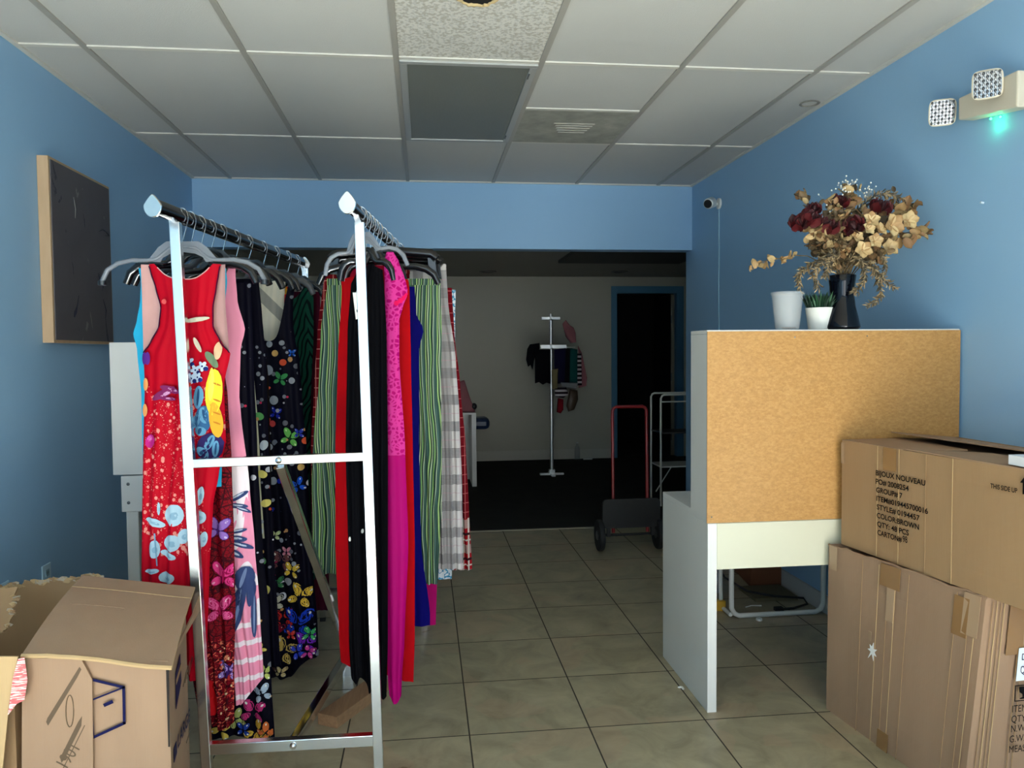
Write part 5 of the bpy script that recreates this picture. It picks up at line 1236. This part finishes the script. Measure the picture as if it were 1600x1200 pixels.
# torn folded flap on the left
m = MB(); ya = 2.06
P_ = [(-40, 928), (28, 916), (22, 930), (29, 932), (22, 943), (24, 946), (17, 951), (20, 956), (23, 958), (16, 968), (14, 975), (15, 976), (8, 984), (-4, 988), (-40, 992)]
pl_ = Plane((-1.38, 2.18, .6), (-.0, -.55, .83)); m.slab([pl_(u, v) for u, v in P_], (0, -.55, .83), .005, KR)
flakes(m, [pl_(*q) for q in P_[1:14]], 22, (0, -.55, .83), .010)
m.build('torn_flap', t)
# near flap with red tape at the very left edge
m = MB(); nf = Plane((-1.0, 1.88, 0), (.15, -1, 0)); Pn = [(-60, 1026), (28, 1026), (14, 1100), (6, 1180), (-2, 1260), (-60, 1260)]
m.slab([nf(u, v) for u, v in Pn], (.15, -1, 0), .005, KRL); m.build('near_flap', t)
m = MB(); Pr = [(28, 1030), (38, 1027), (43, 1062), (38, 1094), (26, 1100), (12, 1118), (16, 1090), (20, 1060)]
RT2 = NT('red_tape', .4); RT2.col(RT2.mix(RT2.math('GREATER_THAN', RT2.noise(RT2.mapping(RT2.tc.outputs['Object'], (6, 6, 60)), 6, 2), .52), (176, 44, 48), (222, 190, 178)))
nf2 = Plane((-1.0, 1.874, 0), (.15, -1, 0)); m.slab([nf2(u, v) for u, v in Pr], (.15, -1, 0), .001, RT2.m); m.build('red_tape', t)
# second low plate box edge below is out of frame

# ------------------------------------------------------------------ hand truck
yh = 4.93
t = empty('hand_truck', (1.34, yh, 0), 'red handled hand truck with black folding platform, by the opening', 'hand truck')
xa, xb, zt = 1.238, 1.471, .965
pts = [(xa, yh, .12), (xa, yh+.01, .55), (xa, yh+.02, .90)]+[(xa+.035-.035*math.cos(a), yh+.02, .925+.035*math.sin(a)) for a in (.3, .8, 1.3)]+[(xb-.035+.035*math.cos(a), yh+.02, .925+.035*math.sin(a)) for a in (1.3, .8, .3)]+[(xb, yh+.02, .90), (xb, yh+.01, .55), (xb, yh, .12)]
MB().tube(pts, .011, REDP, 10).build('handle', t, smooth=60)
m = MB(); x0_, x1_, z0_, z1_ = 1.155, 1.548, .155, .352; rr_ = .03; P_ = []
for (cx_, cz_, a0) in ((x1_-rr_, z1_-rr_, 0), (x0_+rr_, z1_-rr_, 90), (x0_+rr_, z0_+rr_, 180), (x1_-rr_, z0_+rr_, 270)):
    for a in range(0, 91, 18): P_.append((cx_+rr_*math.cos(math.radians(a0+a)), yh-.03-(cz_-.2)*.12, cz_+rr_*math.sin(math.radians(a0+a))))
m.slab(P_, (0, -1, 0), .02, plain('black_steel_plate', (12, 12, 12), .5)); m.build('platform', t, bevel=.003)
MB().tube([(1.13, yh, .105), (1.56, yh, .105)], .009, RUBBER, 8).build('axle', t)
for x in (1.145, 1.545):
    w_ = empty('wheel', (0, 0, 0)); bpy.data.objects.remove(w_)
    m = MB().lathe([(.0, -.016), (.055, -.016), (.07, -.018), (.10, -.017), (.105, -.010), (.105, .010), (.10, .017), (.07, .018), (.055, .016), (0, .016)], (x, yh, .1055), RUBBER, 28, (1, 0, 0)); wo = m.build('wheel', t, smooth=40)
    MB().lathe([(0, -.021), (.028, -.021), (.032, -.017), (.032, .017), (.028, .021), (0, .021)], (x, yh, .1055), STEEL, 18, (1, 0, 0)).build('hub', wo, org=ORG[t.name], smooth=40)
for x in (1.20, 1.50): MB().box((x-.012, yh-.03, .10), (x+.012, yh-.01, .20), RUBBER).build('bracket', t)

# ------------------------------------------------------------------ things in the back room
ys = 6.29
t = empty('white_tube_shelf', (2.12, ys+.1, 0), 'white tubular metal shelf unit behind the desk, past the wall end', 'shelf')
zt_ = onY(1033, 617, ys).z; xa, xb = 1.995, 2.175
for yy in (ys, ys+.28):
    MB().tube([(xa, yy, 0), (xa, yy, zt_-.03), (xa+.012, yy, zt_-.008), (xa+.03, yy, zt_), (xb+.15, yy, zt_)], .009, WHITE2, 8).build('end_frame', t, smooth=60)
    MB().tube([(xb+.15, yy, 0), (xb+.15, yy, zt_)], .009, WHITE2, 8).build('post', t)
for z in (.36, .62-.28, zt_-.06):
    pass
for z in (.33, .62): MB().box((xa, ys, z), (xb+.15, ys+.28, z+.012), WHITE2 if z < .5 else plain('dark_shelf', (60, 60, 58), .5)).build('shelf_board', t)
MB().tube([(xa, ys, zt_-.06), (xb+.15, ys, zt_-.06)], .006, WHITE2, 8).build('rail', t)
MB().tube([(xa, ys+.14, .10), (xa+.15, ys+.14, .33)], .005, WHITE2, 6).build('brace', t)
# floor stand with hanging items
ys = 8.08; xs = 1.352
t = empty('display_stand', (xs, ys, 0), 'chrome floor stand with crossed arms near the far wall', 'display stand')
CHR = plain('satin_chrome', (240, 240, 238), .42, 1)
MB().tube([(xs, ys, .02), (xs, ys, 1.735)], .019, CHR, 12).build('pole', t, smooth=60)
m = MB().box((xs-.13, ys-.02, 0), (xs+.13, ys+.02, .022), CHR).box((xs-.02, ys-.13, 0), (xs+.02, ys+.13, .022), CHR); m.build('base', t, bevel=.004)
MB().box((xs-.03, ys-.03, .022), (xs+.03, ys+.03, .06), CHR).build('base_collar', t)
m = MB().box((xs-.10, ys-.012, 1.67), (xs+.10, ys+.012, 1.70), CHR).box((xs-.012, ys-.10, 1.67), (xs+.012, ys+.10, 1.70), CHR); m.build('top_arm', t, bevel=.002)
m = MB().box((xs-.115, ys-.03, 1.362), (xs+.165, ys-.0, 1.402), CHR).box((xs-.015, ys-.16, 1.362), (xs+.015, ys+.16, 1.402), CHR); m.build('middle_arm', t, bevel=.002)
MB().tube([(xs-.20, ys-.02, 1.375), (xs+.26, ys-.02, 1.375)], .006, CHR, 6).build('thin_arm', t)
def small_cloth(name, poly, mat, label, cat, dy=0, th=.03, group='items on the floor stand'):
    P_ = [onY(u, v, ys+dy) for u, v in poly]; m = MB(); n = len(P_); c_ = sum(P_, Vector())/n
    a = [p+Vector((0, -th*.2, 0)) for p in P_]; b = [c_.lerp(p, .75)+Vector((0, -th*.5, 0)) for p in P_]; a2 = [p+Vector((0, th*.2, 0)) for p in P_]; b2 = [c_.lerp(p, .75)+Vector((0, th*.5, 0)) for p in P_]
    pts = b+a+a2+b2; fs = [tuple(range(n)), tuple(range(4*n-1, 3*n-1, -1))]
    for r_ in range(3): fs += [(r_*n+k, r_*n+(k+1) % n, (r_+1)*n+(k+1) % n, (r_+1)*n+k) for k in range(n)]
    m.add(pts, fs, mat); o = m.build(name, smooth=50); tag(o, label, cat, group); return o
CB = cloth('black_small', (14, 14, 18)).m; CN = cloth('navy_small', (22, 20, 46)).m; CT_ = cloth('teal_small', (20, 70, 66)).m
CS = cloth('striped_small', None); CS.col(CS.mix(CS.math('GREATER_THAN', CS.math('FRACT', CS.math('MULTIPLY', CS.sep(CS.tc.outputs['Object'])[2], 22)), .5), (30, 14, 22), (190, 180, 180)))
CR_ = cloth('red_small', (120, 20, 30)).m; CP = cloth('rose_small', (150, 96, 100)).m; CC = cloth('tan_small', (120, 108, 76)).m; CG = cloth('grey_small', (120, 122, 124)).m
small_cloth('fringed_blouse', [(828, 538), (843, 536), (843, 545), (838, 550), (834, 565), (832, 578), (829, 570), (825, 573), (822, 562), (824, 545)], CB, 'black fringed top on the left arm of the stand', 'top', -.05)
small_cloth('blouse', [(836, 546), (860, 546), (860, 600), (854, 598), (848, 601), (842, 597), (836, 599)], CB, 'black hanging top left of the stand pole', 'top', -.10)
small_cloth('blouse', [(866, 546), (884, 544), (882, 598), (866, 600)], CN, 'navy hanging top right of the stand pole', 'top', -.06)
small_cloth('blouse', [(882, 544), (894, 544), (893, 598), (880, 598)], CB, 'black hanging top next to the teal one', 'top', -.02)
small_cloth('blouse', [(891, 544), (902, 546), (902, 598), (890, 598)], CT_, 'dark teal hanging top on the right arm', 'top', -.10)
small_cloth('blouse', [(902, 552), (908, 552), (909, 602), (900, 602)], CS.m, 'dark top with white stripes at right of stand', 'top', -.06)
small_cloth('fringed_scarf', [(903, 540), (909, 552), (917, 590), (916, 603), (904, 606), (909, 595), (905, 560)], CP, 'pinkish scarf hanging at the right edge of stand', 'scarf', -.0)
small_cloth('shoulder_bag', [(879, 506), (884, 500), (890, 508), (896, 512), (899, 520), (900, 535), (892, 536), (884, 526)], CP, 'rose patterned bag hanging above the arm', 'bag', -.10, .05)
small_cloth('blouse', [(862, 578), (872, 576), (871, 608), (863, 608)], CC, 'tan item hanging below the arm behind the pole', 'garment', -.11)
small_cloth('blouse', [(876, 597), (903, 598), (900, 608), (878, 604)], CG, 'light grey folded item under the navy tops', 'garment', -.12)
small_cloth('hanging_bag', [(866, 606), (884, 604), (888, 616), (880, 622), (868, 620)], CS.m, 'dark striped pouch hanging low on the stand', 'bag', -.10, .05)
small_cloth('hanging_bag', [(872, 622), (880, 624), (880, 640), (876, 646), (870, 644)], CR_, 'small red pouch at the bottom of hanging items', 'bag', -.10, .05)
small_cloth('hanging_bag', [(890, 608), (902, 610), (903, 624), (897, 640), (888, 643), (885, 634)], plain('brown_leather', (74, 56, 40), .5), 'brown handbag hanging low at right of the stand', 'bag', -.08, .06)
# bottle by the far wall
p = onZ(899, 719, 0); p = Vector((1.85, YW-.10, 0))
t = empty('plastic_bottle', p, 'empty clear plastic bottle standing by the far wall', 'bottle')
MB().lathe([(0, .001), (.030, .001), (.033, .01), (.033, .13), (.028, .155), (.012, .185), (.012, .20), (0, .20)], p, CUP, 20).build('bottle_body', t, smooth=50)
MB().lathe([(0, .217), (.013, .217), (.0135, .201), (0, .201)], p, PLAST, 16).build('cap', t, smooth=40)
tag(MB().tube([(1.92, YW-.12, .012), (1.97, YW-.13, .014), (2.03, YW-.12, .012)], .012, PLAST, 8).build('crumpled_wrapper'), 'small crumpled white wrapper beside the clear bottle', 'litter')
# white desk side panel and blue stool at the left of the back room
yd = 7.5
a = onY(738, 757, yd); b = onY(745, 757, yd); zt_ = onY(745, 645, yd).z
t = empty('white_counter', (a.x-.3, yd+.2, 0), 'white counter end seen past the tartan trousers, back room', 'counter')
MB().box((a.x, yd, 0), (b.x, yd+.5, zt_-.02), WHITE).build('side_panel', t)
MB().box((a.x-.62, yd, zt_-.02), (b.x, yd+.5, zt_), WHITE).build('counter_top', t)
MB().box((a.x-.62, yd+.45, 0), (a.x, yd+.47, zt_-.02), WHITE).build('back_panel', t)
MB().box((a.x-.62, yd, 0), (a.x-.58, yd+.45, zt_-.02), WHITE).build('side_panel', t)
p = onY(737, 637, yd+.1)
t = empty('pink_bag', (p.x-.03, yd+.1, zt_), 'greyish pink bag with black clasp on the white counter', 'bag')
m = MB(); P_ = [(a.x-.12, yd+.1, zt_), (b.x-.0, yd+.1, zt_), (b.x-.05, yd+.1, zt_+.14), (a.x-.06, yd+.1, zt_+.32), (a.x-.12, yd+.1, zt_+.30)]; m.slab(P_, (0, -1, 0), .08, CP); m.build('bag_body', t, bevel=.01)
MB().blob((b.x-.012, yd+.12, zt_+.055), .032, .03, .035, BLACK).build('clasp', t, smooth=60)
zb = onY(755, 673, 7.9).z; zc = onY(755, 655, 7.9).z; xl = onY(738, 664, 7.9).x-.25; xr_ = onY(767, 664, 7.9).x
t = empty('blue_stool', ((xl+xr_)/2, 8.1, 0), 'dark blue cushioned stool partly hidden by the white counter', 'stool')
m = MB().box((xl, 8.02, zb), (xr_, 8.30, zc), plain('blue_vinyl', (20, 44, 80), .4)); m.build('seat', t, bevel=.04)
for x in (xl+.05, xl+.16): MB().tube([(x, 8.16, 0), (x, 8.16, zb+.01)], .015, BLACK, 8).build('leg', t)

# ------------------------------------------------------------------ under the desk
TUBEW = plain('white_tube', (214, 214, 208), .35)
t = empty('folding_chair_frame', (1.72, 3.60, 0), 'white tubular chair frame standing on the tiles under the desk', 'chair')
def loop(y, dz=0):
    xa, xb, r_ = 1.495, 1.975, .05; P_ = [(xa, y, .62), (xa, y, .10)]
    P_ += [(xa+r_-r_*math.cos(q), y, .012+r_-r_*math.sin(q)) for q in (.2, .8, 1.37)]+[(xb-r_+r_*math.cos(q), y, .012+r_-r_*math.sin(q)) for q in (1.37, .8, .2)]+[(xb, y, .10), (xb, y, .62)]
    return P_
MB().tube(loop(3.58), .0125, TUBEW, 10).build('front_frame', t, smooth=60)
MB().tube(loop(3.72)[:2]+[(1.50, 3.72, .013), (1.50, 3.60, .013)], .011, TUBEW, 10).build('rear_frame', t, smooth=60)
MB().box((1.50, 3.585, .42), (1.97, 3.95, .45), BLACK).build('seat', t, bevel=.01)
def litter(name, pts, mat, label, cat): 
    m = MB(); rr = random.Random(len(label)); c_ = Vector(pts[0]); s_ = pts[1]
    ico = bmesh.new(); bmesh.ops.create_icosphere(ico, subdivisions=3, radius=1)
    vs = [Vector((v.co.x*s_[0], v.co.y*s_[1], v.co.z*s_[2]))*(1+.22*math.sin(v.co.x*6+rr.random())*math.cos(v.co.z*7)+rr.uniform(-.08, .08)) for v in ico.verts]
    zmin = min(v.z for v in vs); m.add([c_+v-Vector((0, 0, zmin)) for v in vs], [tuple(v.index for v in f.verts) for f in ico.faces], mat); ico.free()
    o = m.build(name); tag(o, label, cat); return o
litter('plastic_bag', [(1.58, 4.16, 0), (.09, .07, .09)], plain('white_bag_plastic', (176, 178, 178), .4), 'crumpled white plastic bag on the floor under the desk, at left', 'bag')
litter('paper_bag', [(1.66, 4.42, 0), (.11, .08, .15)], plain('pale_paper_bag', (150, 148, 142), .6), 'taller crumpled pale bag behind the chair frame', 'bag')
litter('paper_pile', [(1.50, 3.95, 0), (.07, .10, .07)], plain('pale_papers', (170, 178, 186), .6), 'pile of pale papers left of the chair frame', 'paper')
yb_ = onZ(1124, 955, 0)
tag(MB().box((yb_.x-.03, yb_.y, 0), (yb_.x+.035, yb_.y+.05, .05), plain('yellow_box', (196, 150, 36), .5)).build('yellow_box', bevel=.003), 'small yellow box on the tiles at the left under the desk', 'box')
tag(MB().hexa([(1.80, 4.05, .0), (1.985, 4.05, .0), (1.985, 4.5, .0), (1.86, 4.5, .0), (1.82, 4.05, .36), (1.985, 4.05, .36), (1.985, 4.5, .36), (1.86, 4.5, .36)], plain('brown_cardboard_dark', (112, 62, 30), .7)).build('brown_panel_box', bevel=.003), 'reddish brown carton against the wall under the desk', 'cardboard box')
tag(MB().box((1.72, 3.80, .0), (1.955, 4.02, .018), plain('olive_board', (96, 88, 62), .7)).build('flat_board'), 'flat olive cardboard sheet lying under the chair frame', 'cardboard sheet')
t = empty('power_cable', (1.8, 3.75, 0), 'black power cable with plug lying under the desk', 'cable')
MB().tube([(1.55, 4.0, .20), (1.60, 3.92, .10), (1.70, 3.86, .04), (1.83, 3.80, .026), (1.955, 3.74, .03), (1.955, 3.70, .012), (1.86, 3.66, .008), (1.80, 3.655, .008)], .006, RUBBER, 8).build('cord', t, smooth=60)
MB().box((1.755, 3.64, .0005), (1.80, 3.67, .02), RUBBER).build('plug', t, bevel=.004)
tag(MB().tube([(1.63, 3.62+.1, .004), (1.67, 3.74, .004), (1.72, 3.73, .004)], .003, PLAST, 6).build('white_strip'), 'thin white curved strip on the tiles under the desk', 'litter')
p = onZ(1186, 969, 0); tag(MB().lathe([(0, .011), (.013, .011), (.015, .008), (.015, 0), (0, 0)], p, PLAST, 20).build('bottle_cap', smooth=40), 'white bottle cap on the floor in front of chair frame', 'bottle cap')
p = onZ(1063, 1075, 0); m = MB()
m.blob(p+Vector((0, 0, .0035)), .012, .005, .004, PLAST, seg=8, rings=4).blob(p+Vector((.006, -.012, .0035)), .005, .010, .004, PLAST, seg=8, rings=4)
tag(m.build('paper_scrap'), 'tiny torn white scrap on the grout line near the desk leg', 'litter')
tag(MB().box((XR-.012, 2.7, 0), (XR, 5.65, .09), plain('white_baseboard', (190, 192, 190), .5)).build('baseboard_right', org=(0, 0, 0)), 'white', 'baseboard')
o = bpy.data.objects['baseboard_right']; del o['category']; o['kind'] = 'structure'; o['label'] = 'white baseboard along the right wall'; o['category'] = 'baseboard'
